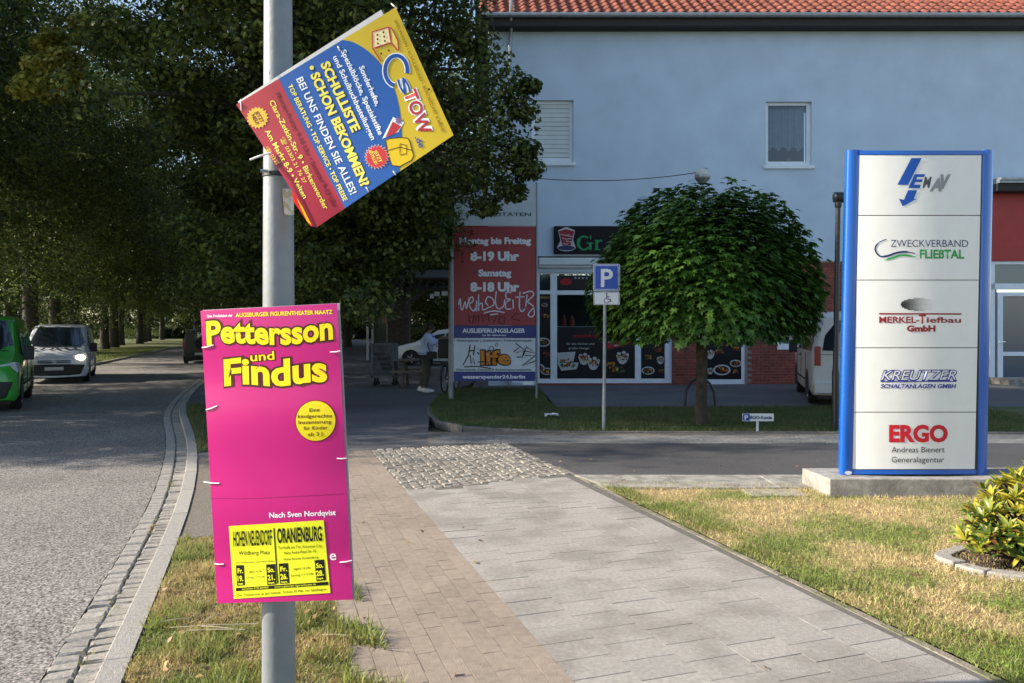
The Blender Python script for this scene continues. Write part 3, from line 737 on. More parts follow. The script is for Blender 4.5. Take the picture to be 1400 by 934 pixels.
# Gr in slab serif letters, the rest of the word is hidden by the tree
gc = zz(630, 310)
th = [a for a in np.linspace(R(-48), R(-322), 26)]
mm = MB(); rib(mm, S, [(gc[0] + 8.0 * math.cos(a), gc[1] + 9.0 * math.sin(a)) for a in th], [4.4 if abs(math.cos(a)) > .75 and math.cos(a) < 0 else 2.6 for a in th], .006)
rib(mm, S, [zz(662, 312), zz(745, 312)], 1.6, .007); rib(mm, S, [zz(708, 312), zz(708, 395)], 3.6, .0075); rib(mm, S, [zz(712, 212), zz(712, 262)], 1.8, .0075)
rib(mm, S, [zz(790, 280), zz(790, 392)], 3.6, .006); rib(mm, S, [zz(762, 392), zz(835, 392)], 1.6, .007); rib(mm, S, [zz(764, 277), zz(800, 277)], 1.6, .007); rib(mm, S, [zz(795, 310), zz(812, 284), zz(838, 276), zz(858, 288)], 2.4, .0065)
mm.build("lettering", P_GR, sg, recalc=False)

# annex entrance to the right of the pylon sign
m = MB(); m.prect(FA, 1344, 249, 1700, 252.5, .75, 0); m.prect(FA, 1344, 252.5, 1700, 256, .68, 0); m.build("canopy_roof", m_zinc, bld)
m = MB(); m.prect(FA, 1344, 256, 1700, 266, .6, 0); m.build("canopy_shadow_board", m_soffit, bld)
m_redp = mat("red_panel", (.35, .022, .018), rough=.5, var=.08, scale=3)
m = MB(); m.prect(FA, 1346, 266, 1700, 357.5, .15, .001); m.build("red_fascia", m_redp, bld)
m = MB()
for r_ in ((1350, 357.8, 1700, 362), (1350, 388, 1700, 396), (1350, 362, 1357, 527), (1361, 400, 1368, 520), (1368, 400, 1700, 405), (1368, 481, 1700, 486.5), (1361, 520, 1700, 526.5)):
    m.prect(FA, *r_, .10, .003)
fr = m.build("entrance_frame", m_white, bld)
m = MB(); m.prect(FA, 1357, 362, 1700, 388, .05, .002); m.prect(FA, 1368, 405, 1700, 481, .05, .002); m.prect(FA, 1368, 486.5, 1700, 520, .05, .002); m.prect(FA, 1357, 396, 1361, 526, .05, .002); m.build("pane", mat("dark_blue_pane", (.06, .09, .13), rough=.12, var=0, spec=1), fr)
m = MB(); m.cyl(FA(1363, 468, .10), FA(1363, 468, .18), .02); m.cyl(FA(1363, 468, .17), FA(1369, 467, .17), .016); m.build("handle", m_white, fr)
m = MB(); a = Vector(FA(1346, 533, 1.0)); b = Vector(FA(1700, 533, 1.0)); m.prism([(a.x, a.y, .17), (b.x, b.y, .17), (b.x, b.y + 1.2, .17), (a.x, a.y + 1.2, .17)], (0, 0, -.3)); m.build("step", m_conc, bld)
# ================================================================== LAMP POST WITH THE TWO POSTERS
m_pole = mat("galvanised_pole", (.23, .25, .265), rough=.55, metal=.2, var=.12, scale=9, bump=.08, bscale=40, detail=8)
m_tie = mat("cable_tie_black", (.015, .015, .016), rough=.4); m_tiew = mat("cable_tie_white", (.8, .8, .78), rough=.4)
PX, PYd = (381 - 700) / F * 3.1, 3.1
lp = root("lamp_post", (PX, PYd, 0), "grey galvanised lamp post carrying the tilted poster and the pink poster", "lamp post")
m = MB(); m.tube([(PX, PYd, -.1), (PX, PYd, .9), (PX, PYd, 1.7), (PX - .003, PYd, 3.2), (PX - .004, PYd, 5.5)], [.068, .067, .064, .056, .05], 28); m.build("pole", m_pole, lp, smooth=True)
m = MB()
q = W(381, 240, 3.1); m.lathe([(.0625, -.012), (.0665, -.01), (.0665, .006), (.0625, .008)], q, 28); m.build("pole_band", m_tie, lp, smooth=True)
m = MB(); m.cyl((q[0] - .05, 3.02, q[2] + .003), (q[0] - .02, 3.03, q[2] + .003), .007); m.build("band_lock", m_zinc, lp)
# sticker on the pole (wraps its right side)
m = MB()
def polept(px, py, o=0.):
    x = (px - 700) / F * 3.06; z = H - (py - 450) / F * 3.05; dx = max(-.0615, min(.0615, x - PX)); 
    return (PX + dx * (1 + o * 15), PYd - math.sqrt(max(.0618 ** 2 - dx * dx, 0)) * (1 + o * 15) - .001, z)
g = [(387, 259), (392, 257.5), (397, 256.5), (399.5, 256)]; g2 = [(389, 293), (393, 294), (397.5, 292), (400, 291)]
m.add([polept(*a, .005) for a in g] + [polept(*a, .005) for a in g2], [(i, i + 1, i + 5, i + 4) for i in range(3)])
m.build("sticker", mat("old_sticker", (.42, .40, .25), rough=.6, col2=(.6, .6, .55), c2scale=40, var=.2), lp, recalc=False)

def warp(M, quad, rows, cols, out, thick, name, m, parent, ext=None):
    """a thin board following the mapped surface between four photo corners"""
    (ax, ay), (bx, by), (cx, cy), (dx, dy) = quad; vs = []; n = cols + 1
    for side in (out, out - thick):
        for j in range(rows + 1):
            for i in range(n):
                u, v = i / cols, j / rows
                x = (1 - v) * ((1 - u) * ax + u * bx) + v * ((1 - u) * dx + u * cx); y = (1 - v) * ((1 - u) * ay + u * by) + v * ((1 - u) * dy + u * cy)
                vs.append(M(x, y, side))
    fs = []; o = n * (rows + 1)
    for j in range(rows):
        for i in range(cols):
            a = j * n + i; fs += [(a, a + 1, a + n + 1, a + n), (o + a, o + a + n, o + a + n + 1, o + a + 1)]
    for i in range(cols): fs += [(i, o + i, o + i + 1, i + 1), (rows * n + i, rows * n + i + 1, o + rows * n + i + 1, o + rows * n + i)]
    for j in range(rows): a = j * n; b = a + cols; fs += [(a, a + n, o + a + n, o + a), (b, o + b, o + b + n, b + n)]
    b_ = MB(); b_.add(vs, fs); return b_.build(name, m, parent, smooth=30)

def plast(name, hexc, k=1.0):
    return mat(name, tuple(x * k for x in c(hexc)), rough=.28, var=.04, scale=6, transl=.22, coat=.3)
# ---- pink poster
def PK(px, py, out=0.):
    u = (px - 378) / 95; Y = 3.006 + .020 * abs(u) ** 2.2 - .055 * u + .006 * math.sin(py * .021) * u + .004 * math.sin(py * .05 + 1) - out
    return W(px, py, Y)
PK.curved = True
pk = root("pink_poster", PK(378, 822), "pink hollow board poster with yellow title lettering tied low on the lamp post", "poster")
m_pink = mat("pink_board", (.66, .016, .24), rough=.28, var=.03, transl=.2, coat=.3)
warp(PK, [(274, 425), (461, 415), (482, 820), (297, 825)], 28, 14, 0, .004, "board", m_pink, pk)
warp(PK, [(277, 424), (464.5, 414.5), (485.5, 819), (300, 824.5)], 12, 8, -.012, .004, "back_board", mat("board_back", (.62, .55, .6), rough=.5, var=.05, transl=.3), pk)
K_Y = print_mat("poster_yellow", "#f2dc10"); K_D = print_mat("poster_outline", "#4a1a10"); K_W = print_mat("poster_white", "#f4f0f2"); K_K = print_mat("poster_black", "#15130c")
def title(s, a, b, h, wv=None, bold=.035):
    text(s, a, b, h, PK, .0010, K_D, pk, bold=bold + .055, wave=wv); text(s, (a[0] + 1, a[1]), (b[0] - 1, b[1]), h, PK, .0018, K_Y, pk, bold=bold, wave=wv)
title("Pettersson", (281, 456), (456, 449), 32, lambda a: 2.5 * math.sin(a * 7 + .4)); title("und", (341, 488), (376, 485.5), 12, bold=.02); title("Findus", (305, 509), (448, 504.5), 36, lambda a: 2.2 * math.sin(a * 9))
text("Eine Produktion der", (283, 432.2), (318, 431), 4, PK, .001, K_W, pk, bold=.02)
text("AUGSBURGER FIGURENTHEATER MAATZ", (322, 430.8), (454.5, 426.3), 5.6, PK, .001, K_Y, pk, bold=.03)
K_C = print_mat("circle_yellow", "#e8d51c"); K_R = print_mat("circle_rim", "#8a1a22")
surf("round_badge", PK, ell(431.5, 575.5, 28.3, 28.6, 40), .0010, K_R, pk); surf("round_badge", PK, ell(431.5, 575.5, 27, 27.3, 40), .0018, K_C, pk)
for s, y, a, b in (("Eine", 560.5, 423, 437), ("kindgerechte", 568.8, 407, 454), ("Inszenierung", 577, 408, 453), ("für Kinder", 585, 415, 448), ("ab 3 J.", 593.5, 421, 443)):
    text(s, (a, y + .4), (b, y - .6), 5, PK, .0026, K_D, pk, bold=.01)
text("Nach Sven Nordqvist", (368, 704.5), (459, 700.5), 7.4, PK, .001, K_W, pk, bold=.02)
text("e", (450.5, 759), (459.5, 758.5), 14, PK, .001, K_W, pk, bold=.01)
# crease across the board
m = MB(); rib(m, PK, [(286, 681), (330, 682), (370, 680.5), (420, 678), (474, 675)], .7, .0006); m.build("crease", print_mat("crease", "#8e1058"), pk, recalc=False)
# yellow sticker
K_S = mat("dayglow_sticker", (.85, .86, .02), rough=.4, var=.03)
warp(PK, [(312.7, 719.5), (442.4, 711.3), (451.7, 810.7), (319.6, 818.9)], 8, 8, .0022, .0008, "date_sticker", K_S, pk)
o2, o3 = .0032, .0040
text("HOHEN NEUENDORF", (318.7, 736.5), (371.5, 733.9), 21, PK, o2, K_K, pk, bold=.02)
text("ORANIENBURG", (378.7, 732.2), (440, 728.8), 20, PK, o2, K_K, pk, bold=.03)
text("Wildberg Platz", (326, 756), (369, 755), 5.4, PK, o2, K_K, pk)
m = MB(); rib(m, PK, [(374.3, 722), (379.7, 798)], 1.6, o2); m.build("rule", K_K, pk, recalc=False)
for s, a, b, h in (("Turnhalle am Tor, Kremmen City", (380, 748.9), (440, 746.2), 4), ("Nahe André-Pican-Str. 42", (388.4, 756.2), (432, 753), 4), ("Hohe Brücke Oranienburg", (388, 764.8), (435, 761.6), 3.2), ("Vorstellungen auf dem Platz", (322.5, 769.3), (375, 767), 2.4),
                 ("täglich 16 Uhr", (340, 781.6), (358.5, 780.8), 3.2), ("Sonntag 11+15 Uhr", (336, 789.8), (362.5, 788), 2.8), ("täglich 16 Uhr", (401, 777.8), (425, 776), 3.6), ("Sonntag 11+15 Uhr", (397.4, 787), (429, 784), 3.4),
                 ("Der Theatersaal ist gut beheizt. Tickets 30 Min. vor Spielbeginn", (324, 814), (446, 805.3), 3.6)):
    text(s, a, b, h, PK, o2, K_K, pk)
for q, d1, d2 in ((((322.5, 773), (333.3, 772.6), (334.8, 800.2), (324, 801)), "Fr.", "19."), (((363.7, 771.8), (376.4, 771), (378, 799), (365.5, 799.9)), "So.", "21."),
                  (((381, 770.6), (393.7, 769.8), (395.6, 797.4), (382.6, 798.4)), "Fr.", "26."), (((430, 766), (443, 765), (445.7, 793.2), (432.6, 794.6)), "So.", "28.")):
    surf("date_box", PK, q, o2, K_K, pk); (ax, ay), (bx, by), _, (dx, dy) = q
    text(d1, (ax + 2.2, ay + 7.5), (bx - 1.4, by + 7.5), 6.5, PK, o3, K_S, pk, bold=.03); text(d2, (ax + 2.2, ay + 18), (bx - .8, by + 18), 7.5, PK, o3, K_S, pk, bold=.03)
    text("Sept.", (ax + 3, ay + 25.2), (bx - .6, by + 25.2), 2.5, PK, o3, K_S, pk, bold=.03)
surf("bar", PK, ((322.5, 804), (448.6, 795.3), (448.9, 799.9), (322.5, 808.4)), o2, K_K, pk)
text("Infotelefon 0178-4050400", (331, 805.6), (367, 803), 2.6, PK, o3, K_S, pk); text("www.augsburger-figurentheater.de", (375, 802.4), (432, 798.6), 2.6, PK, o3, K_S, pk)
# cable ties through the edges
for a, b in (((276.5, 475.5), (292, 472)), ((452, 481.5), (465.5, 480)), ((282, 560.5), (297, 555)), ((279, 659), (300, 661)), ((461, 627), (474, 626.5)), ((294, 771), (306, 771.5)), ((465, 769), (481, 766.5))):
    m = MB(); m.tube([PK(*a, -.004), PK(*a, .004), PK((a[0] + b[0]) / 2, (a[1] + b[1]) / 2 + .6, .006), PK(*b, .002)], .0028, 6); m.build("cable_tie", m_tiew, pk)

# ---- tilted poster
def OS(px, py, out=0.):
    # v runs down the printed sheet, from its yellow head (upper right) to its red foot (lower left)
    v = ((541 - px) * 218 + (py - 10) * 133) / (218 ** 2 + 133 ** 2); u = ((px - 541) * 79 + (py - 10) * 175) / (79 ** 2 + 175 ** 2)
    Y = 2.975 + .018 * math.sin(u * 3) * .6 + .05 * max(v - .82, 0) * (1 - u) - .14 * max(v - .8, 0) * max(u - .45, 0) * 2 - .02 * math.sin(v * 3.0) - .045 * (px - 400) / 100 - out
    return W(px, py, Y)
OS.curved = True
osr = root("tilted_poster", OS(440, 230), "tilted yellow, blue and red printed poster hanging skewed at the top of the lamp post", "poster")
m_oy, m_ob, m_or = plast("board_yellow", "#dcc01c"), plast("board_blue", "#2b62b4"), plast("board_red", "#b8303c")
TL, TR, BR, BL = (541, 10), (620, 185), (432, 311.5), (323, 143)
def uv(u, v):
    return tuple((1 - v) * ((1 - u) * TL[k] + u * TR[k]) + v * ((1 - u) * BL[k] + u * BR[k]) for k in (0, 1))
warp(OS, [TL, TR, BR, BL], 20, 14, 0, .004, "board", m_oy, osr)
warp(OS, [(521, 13.5), (610, 187), (428, 306), (325, 139)], 10, 8, -.014, .004, "back_board", mat("board_back_white", (.75, .76, .78), rough=.5, var=.04, transl=.25), osr)
def band(top, bot, m_, out, name):
    n = 24; vs = []; us = [i / n for i in range(n + 1)]
    K = 12
    for j in range(K + 1):
        for u in us:
            t0, t1 = top(u), bot(u); vs.append(OS(*uv(u, t0 + (t1 - t0) * j / K), out))
    b = MB(); b.add(vs, [(j * (n + 1) + i, j * (n + 1) + i + 1, (j + 1) * (n + 1) + i + 1, (j + 1) * (n + 1) + i) for j in range(K) for i in range(n)]); return b.build(name, m_, osr, recalc=False, smooth=30)
arc = lambda u: .335 + .06 * u - .165 * math.sin(math.pi * u ** .9) ** .8
line2 = lambda u: .735 + .055 * u
band(arc, line2, m_ob, .0008, "blue_field"); band(line2, lambda u: 1.0, m_or, .0012, "red_field")
Z = lambda x, y: (300 + x / 2.918, y / 2.918)
ZB = lambda x, y: (430 + x / 4.45, 10 + y / 4.45)
Y1 = print_mat("letter_yellow", "#e8dc5a"); Wt = print_mat("letter_white", "#e6ecf2"); Mr = print_mat("letter_maroon", "#6e1420"); Br = print_mat("letter_brown", "#8a6a10"); Bl = print_mat("letter_blue", "#1c4a96"); Rd = print_mat("letter_red", "#b22a34"); Dk = print_mat("line_dark", "#4c2c10"); Nv = print_mat("shade_navy", "#123a6e")
o1 = .0026
for s, a, b, h, mt, bo in (("Sonderhefte,", Z(566, 264), Z(634, 420), 7.4, Wt, .02), ("Spezialblöcke, Spezialstifte", Z(494, 200), Z(646, 536), 7.4, Wt, .02), ("und Schulbuchbestellungen", Z(462, 224), Z(616, 556), 7.4, Wt, .02),
        ("SCHULLISTE", Z(420, 248), Z(548, 522), 12.6, Y1, .04), ("• SCHON BEKOMMEN?", Z(366, 262), Z(584, 740), 12.6, Y1, .04), ("BEI UNS FINDEN SIE ALLES!", Z(319, 310), Z(537, 772), 10, Wt, .012),
        ("TOP BERATUNG • TOP SERVICE • TOP PREISE", Z(281, 338), Z(504, 800), 6.4, Y1, .02), ("Montag-Freitag 9-18 Uhr • Samstag 9-13 Uhr", Z(232, 370), Z(462, 826), 6.4, Mr, .02),
        ("Clara-Zetkin-Str. 9 • Birkenwerder", Z(208, 401), Z(428, 833), 7.2, Y1, .015), ("☎ 03303 21 76 27", Z(250, 549), Z(343, 730), 5.2, Y1, 0), ("Am Markt 8-9 • Velten", Z(190, 518), Z(344, 789), 7.2, Y1, .015),
        ("☎ 0330", Z(186, 588), Z(236, 655), 5.2, Y1, 0), ("SPIELWAREN • SCHULBEDARF • BÜROBEDARF & MEHR", Z(703, 80), Z(894, 528), 4.2, Br, .01)):
    if s.startswith(("SCHULL", "• SCHON")): text(s, (a[0] + .8, a[1] + .9), (b[0] + .8, b[1] + .9), h, OS, .0019, Nv, osr, bold=.075)
    text(s, a, b, h, OS, o1, mt, osr, bold=bo)
# logo
m = MB(); cxy = ZB(497, 385); pts = [(cxy[0] + 16.5 * math.cos(a) * .93, cxy[1] + 20.5 * math.sin(a)) for a in np.linspace(R(100), R(370), 30)]
rib(m, OS, pts, 8, .0016); m.build("emblem", Wt, osr, recalc=False); m = MB(); rib(m, OS, pts, 5.2, .0024); m.build("emblem", Bl, osr, recalc=False)
for s, a, b, h, mt in (("S", (548, 107), (557.5, 128), 13, Bl), ("TOW", (560, 123.5), (583, 182), 18, Rd)):
    text(s, a, b, h, OS, .0016, Wt, osr, bold=.09); text(s, a, b, h, OS, .0026, mt, osr, bold=.02)
text(".de", (570.5, 186), (577.5, 201), 8, OS, .0026, Bl, osr, bold=.02)
die = [ZB(*q) for q in ((352, 150), (450, 120), (466, 215), (355, 250))]
surf("die_picture", OS, die, .0014, print_mat("die_cream", "#ead9a4"), osr)
surf("die_picture", OS, [ZB(*q) for q in ((466, 122), (508, 200), (510, 262), (470, 215))], .0014, print_mat("die_cream2", "#e0c860"), osr)
m = MB(); rib(m, OS, die, 1.6, .0022, True); rib(m, OS, [die[3], ZB(405, 330)], 1.6, .0022); rib(m, OS, [die[2], ZB(505, 262)], 1.6, .0022); rib(m, OS, [die[1], ZB(470, 130), ZB(505, 200), ZB(512, 262)], 1.3, .0022); m.build("die_picture", Rd, osr, recalc=False)
m = MB()
for q in ((383, 168), (420, 152), (384, 194), (424, 178), (386, 220), (428, 205), (405, 282), (452, 262)): m.add([OS(*p, .0028) for p in ell(*ZB(*q), 1.3, 1.6, 8)], [tuple(range(8))])
m.build("die_picture", Dk, osr, recalc=False)
surf("school_cone_picture", OS, [ZB(*q) for q in ((412, 800), (478, 668), (545, 700), (510, 760))], .0014, Wt, osr); surf("school_cone_picture", OS, [ZB(*q) for q in ((432, 790), (475, 695), (528, 725), (490, 768))], .0022, Rd, osr)
surf("school_cone_picture", OS, burst(*ZB(512, 690), 6, 3, 7), .0026, print_mat("cone_violet", "#7a5a8c"), osr)
bag = [ZB(*q) for q in ((432, 812), (446, 800), (520, 792), (566, 796), (580, 820), (602, 905), (590, 930), (520, 968), (470, 962), (448, 900))]
surf("satchel_picture", OS, bag, .0014, print_mat("bag_yellow", "#d8b818"), osr); m = MB(); rib(m, OS, bag, 1.1, .0022, True); rib(m, OS, [ZB(*q) for q in ((450, 870), (520, 850), (590, 870))], 1, .0024); rib(m, OS, [ZB(*q) for q in ((520, 830), (560, 840), (560, 890), (520, 900), (520, 830))], 1, .0026); m.build("satchel_picture", Dk, osr, recalc=False)
surf("star_badge", OS, burst(515, 214.5, 17.5, 14, 22), .0030, print_mat("badge_rim", "#e8c8c0"), osr); surf("star_badge", OS, burst(515, 214.5, 16.5, 13, 22), .0036, print_mat("badge_red", "#c43034"), osr)
text("JETZT", (512.5, 205.5), (521, 221.5), 5, OS, .0042, Y1, osr, bold=.02); text("BESTELLEN", (506, 206), (515, 224.5), 4.5, OS, .0042, Y1, osr, bold=.02)
surf("star_badge", OS, burst(352, 161, 15.5, 12.5, 18), .0030, print_mat("badge_yellow", "#d9b23a"), osr)
text("JETZT", (350.5, 152), (359, 167), 5, OS, .0038, Mr, osr, bold=.02); text("NEU!", (345.5, 156.5), (352.5, 169.5), 5, OS, .0038, Mr, osr, bold=.02)
# crumpled lower corner: folded flap and torn backside behind the sheet
m = MB(); fl = [(378, 226), (398, 249), (413, 282), (427, 310), (431, 310), (417, 280), (401, 247), (381, 223)]
m.add([OS(x, y, .004) for x, y in fl], [(0, 1, 6, 7), (1, 2, 5, 6), (2, 3, 4, 5)]); m.build("folded_flap", plast("board_red_dark", "#8e1420"), osr, recalc=False)
m = MB(); m.add([W(*q) for q in ((398, 250, 3.0), (402, 266, 3.01), (420, 303, 3.0), (427, 309, 2.97), (416, 282, 2.965))], [(0, 1, 2, 3, 4)]); m.build("torn_edge", plast("torn_yellow", "#e0a810"), osr, recalc=False)
m = MB(); m.add([W(*q) for q in ((396, 246, 3.02), (401, 275, 3.03), (424, 309, 3.01), (428, 310, 2.98), (402, 258, 2.99))], [(0, 1, 2, 3, 4)]); m.build("torn_edge", plast("torn_red", "#c01818"), osr, recalc=False)
for a, b in (((329, 136), (330, 151)), ((461, 62), (465, 70)), ((535, 5), (543, 12)), ((366, 96), (369, 102)), ((500, 255), (504, 262)), ((537, 233), (541, 239))):
    m = MB(); m.tube([OS(*a, -.006), OS((a[0] + b[0]) / 2, (a[1] + b[1]) / 2, .006), OS(*b, .001)], .0026, 6); m.build("cable_tie", m_tiew, osr)
m = MB(); m.tube([OS(342, 218.5, .03), OS(356, 213, .03), OS(371, 209, .012)], .0045, 8); m.build("tie_tail", m_tiew, osr)
surf("staple", OS, ell(586.5, 122, 1.4, 1.4, 8), .002, K_K, osr)

# ================================================================== PYLON SIGN ON ITS PLINTH
YS = 7.28
def SGN(px, py, out=0.):
    u = (px - 1257) / 100; return W(px, py, YS - .10 * (1 - min(1, u * u)) - out)
SGN.curved = True
pl = root("plinth", G(1245, 676), "grey concrete plinth under the blue framed pylon sign", "plinth")
p0 = G(1133, 678); top = .168
m = MB(); x0 = p0[0]; y0 = 7.07
m.add([(x0, y0, -.05), (5.6, y0 - .02, -.05), (5.6, y0 + .58, -.05), (x0 - .05, y0 + .55, -.05), (x0, y0, top), (5.6, y0 - .02, top), (5.6, y0 + .58, top), (x0 - .05, y0 + .55, top)],
      [(0, 3, 2, 1), (4, 5, 6, 7), (0, 1, 5, 4), (1, 2, 6, 5), (2, 3, 7, 6), (3, 0, 4, 7)])
m.build("block", mat("plinth_concrete", (.33, .31, .28), rough=.9, var=.22, scale=14, bump=.4, bscale=70, col2=(.22, .21, .19), c2scale=3), pl, bevel=.008)
py = root("pylon_sign", (W(1248, 648, YS)[0], YS, top), "tall white company pylon sign in a bright blue frame on the concrete plinth", "sign")
m_blue = mat("blue_enamel", (.005, .10, .46), rough=.25, var=.04, coat=.5); m_sil = mat("panel_white", (.85, .85, .83), rough=.34, var=.02, transl=.12, coat=.15)
XL = lambda y: 1157 - 10 * (y - 205) / 443; XR = lambda y: 1358.5 - 9.5 * (y - 208) / 441
def bar(xa, xb, y0, y1, o1_, o0, name, m_, n=8, dip=0.):
    m = MB(); vs = []; 
    for j, y in enumerate((y0, y1)):
        for i in range(n + 1):
            t = i / n; x = xa(y) + (xb(y) - xa(y)) * t; vs.append(SGN(x, y, o1_))
    for j, y in enumerate((y0, y1)):
        for i in range(n + 1):
            t = i / n; x = xa(y) + (xb(y) - xa(y)) * t; q = SGN(x, y, 0); vs.append((q[0] * (YS + o0) / q[1], YS + o0, H + (q[2] - H) * (YS + o0) / q[1]))
    k = n + 1; fs = []
    for i in range(n): fs += [(i, i + 1, k + i + 1, k + i), (2 * k + i, 3 * k + i, 3 * k + i + 1, 2 * k + i + 1), (i, 2 * k + i, 2 * k + i + 1, i + 1), (k + i, k + i + 1, 3 * k + i + 1, 3 * k + i)]
    fs += [(0, k, 3 * k, 2 * k), (n, 2 * k + n, 3 * k + n, k + n)]
    m.add(vs, fs); return m.build(name, m_, py, smooth=35)
# rounded side profiles
for xa, xb in ((lambda y: XL(y), lambda y: XL(y) + 23 - (y - 205) * .002), (lambda y: XR(y) - 18, lambda y: XR(y))):
    m = MB(); vs = []; n = 10
    for y in (205.5, 650.5):
        cx_, rw = (xa(y) + xb(y)) / 2, (xb(y) - xa(y)) / 2
        for i in range(n + 1):
            a = math.pi * i / n; u = (cx_ - 1257) / 100
            yy = YS + .02 - .05 * math.sin(a); x_ = (cx_ - rw * math.cos(a) - 700) / F * yy
            vs.append((x_, yy, W(0, y, YS)[2]))
        for x_ in (xb(y), xa(y)): vs.append(((x_ - 700) / F * YS + (.075 if x_ < 1250 else -.05), YS + .2, W(0, y, YS)[2]))
    k = n + 3
    m.add(vs, [(i, (i + 1) % k, k + (i + 1) % k, k + i) for i in range(k)] + [tuple(range(k))[::-1], tuple(range(k, 2 * k))]); m.build("side_profile", m_blue, py, smooth=35)
bar(lambda y: XL(y) + 18, lambda y: XR(y) - 14, 205.8, 211.5, .004, .2, "top_rail", m_blue); bar(lambda y: XL(y) + 18, lambda y: XR(y) - 14, 642.5, 648.6, .004, .2, "bottom_rail", m_blue)
bar(lambda y: XL(y) + 16, lambda y: XR(y) - 12, 207, 648, -.012, .19, "core", m_soffit)
cuts = [211.8, 294.6, 383, 475.6, 563.6, 642]
for a, b in zip(cuts, cuts[1:]): bar(lambda y: XL(y) + 18.5, lambda y: XR(y) - 16.5, a + .55, b - .55, 0, -.02, "panel", m_sil, n=12)
q6 = lambda x, y: (1190 + x / 5.493, 210 + y / 5.493)
S_B = print_mat("logo_blue", "#1c4fa6"); S_G = print_mat("logo_grey", "#8b8f92"); S_GD = print_mat("logo_dgrey", "#4a4e52"); S_N = print_mat("logo_navy", "#27305f"); S_GR = print_mat("logo_green", "#2e9a48"); S_R = print_mat("logo_red", "#8e2028"); S_K = print_mat("logo_black", "#2a2a2c"); S_ER = print_mat("logo_bright_red", "#c32030"); S_V = print_mat("logo_violet", "#3a3f8c")
e = .003
surf("emblem", SGN, [q6(*p) for p in ((308, 34), (385, 34), (283, 234), (203, 234))], e, S_B, py)
surf("emblem", SGN, [q6(*p) for p in ((333, 155), (412, 155), (403, 176), (352, 176), (345, 194), (395, 194), (387, 214), (336, 214), (330, 234), (381, 234), (370, 260), (285, 260))], e, S_B, py)
surf("emblem", SGN, [q6(*p) for p in ((283, 275), (352, 275), (325, 342), (350, 338), (243, 397), (215, 340), (253, 347))], e, S_B, py)
text("M", q6(392, 213), q6(462, 213), 15, SGN, e, S_GD, py, bold=.03, shear=.35); text("A", q6(444, 232), q6(536, 232), 17, SGN, e + .001, S_G, py, bold=.05, shear=.3); text("V", q6(528, 208), q6(604, 208), 19, SGN, e + .002, S_G, py, bold=.05, shear=.3)
m = MB(); rib(m, SGN, smoothpts([q6(*p) for p in ((120, 643), (60, 672), (35, 720), (70, 770), (130, 768), (200, 745), (270, 738), (335, 750))]), [1.2] * 5 + [2.0] * 10 + [2.6] * 10 + [1.2] * 4, e); m.build("emblem", S_N, py, recalc=False)
m = MB(); rib(m, SGN, smoothpts([q6(*p) for p in ((105, 802), (170, 782), (240, 762), (340, 775))]), [.8] * 2 + [2.6] * 9 + [1.0] * 2, e); m.build("emblem", S_GR, py, recalc=False)
text("ZWECKVERBAND", (1217.7, 332.4), (1323.8, 332.6), 10.2, SGN, e, S_N, py, bold=-.006); text("FLIEßTAL", (1257.7, 347), (1318.3, 347.3), 12, SGN, e, S_GR, py, bold=.03)
m = MB(); rr = random.Random(3)
for i in range(-13, 14):
    for j in range(-5, 6):
        x, y = 1257 + i * 1.9 + (j % 2) * .95, 416.3 + j * 1.7
        if ((x - 1257) / 25) ** 2 + ((y - 416.3) / 9) ** 2 < 1:
            r_ = 1.18 - .022 * (x - 1232); 
            if r_ > .2: m.add([SGN(a, b, e) for a, b in ell(x, y, r_, r_, 6)], [tuple(range(6))])
m.build("emblem", S_K, py, recalc=False)
m = MB(); rib(m, SGN, [(1201.7, 429), (1314.6, 429.4)], 2, e); m.build("rule", S_R, py, recalc=False)
text("MERKEL-", (1202, 437), (1257, 437), 8.8, SGN, e, S_R, py, bold=.022); text("T", (1256.5, 436), (1266, 436), 12, SGN, e + .001, S_R, py, bold=.022); text("iefbau", (1267, 437.3), (1314, 437.3), 7.6, SGN, e, S_R, py, bold=.022); text("GmbH", (1240, 449), (1279, 449), 8, SGN, e, S_R, py, bold=.05)
text("KREUTZER", (1203.5, 513.2), (1308.5, 512.8), 14.5, SGN, e, S_V, py, bold=.055, shear=.3); text("KREUTZER", (1205, 512.8), (1307, 512.4), 13.3, SGN, e + .001, m_sil, py, bold=-.004, shear=.3)
m = MB(); rib(m, SGN, [(1204, 521.8), (1307.5, 521.6)], 1.3, e); m.build("rule", S_V, py, recalc=False); text("SCHALTANLAGEN GMBH", (1204, 527.8), (1307.5, 528), 5.8, SGN, e, S_V, py, bold=.03, shear=.2)
text("ERGO", (1215.5, 592.2), (1296, 592.2), 22.5, SGN, e, S_ER, py, bold=.045); text("Andreas Bienert", (1219, 614.6), (1291.6, 614.6), 8.2, SGN, e, S_K, py); text("Generalagentur", (1219, 628.2), (1290.8, 628.2), 8.2, SGN, e, S_K, py)
m = MB(); m.add([(lambda q: (q[0], YS - .075, q[2]))(W(a, b, YS)) for a, b in ell(1155, 644.5, 5, 2.6, 14)], [tuple(range(14))]); m.build("maker_plate", K_W, py, recalc=False)

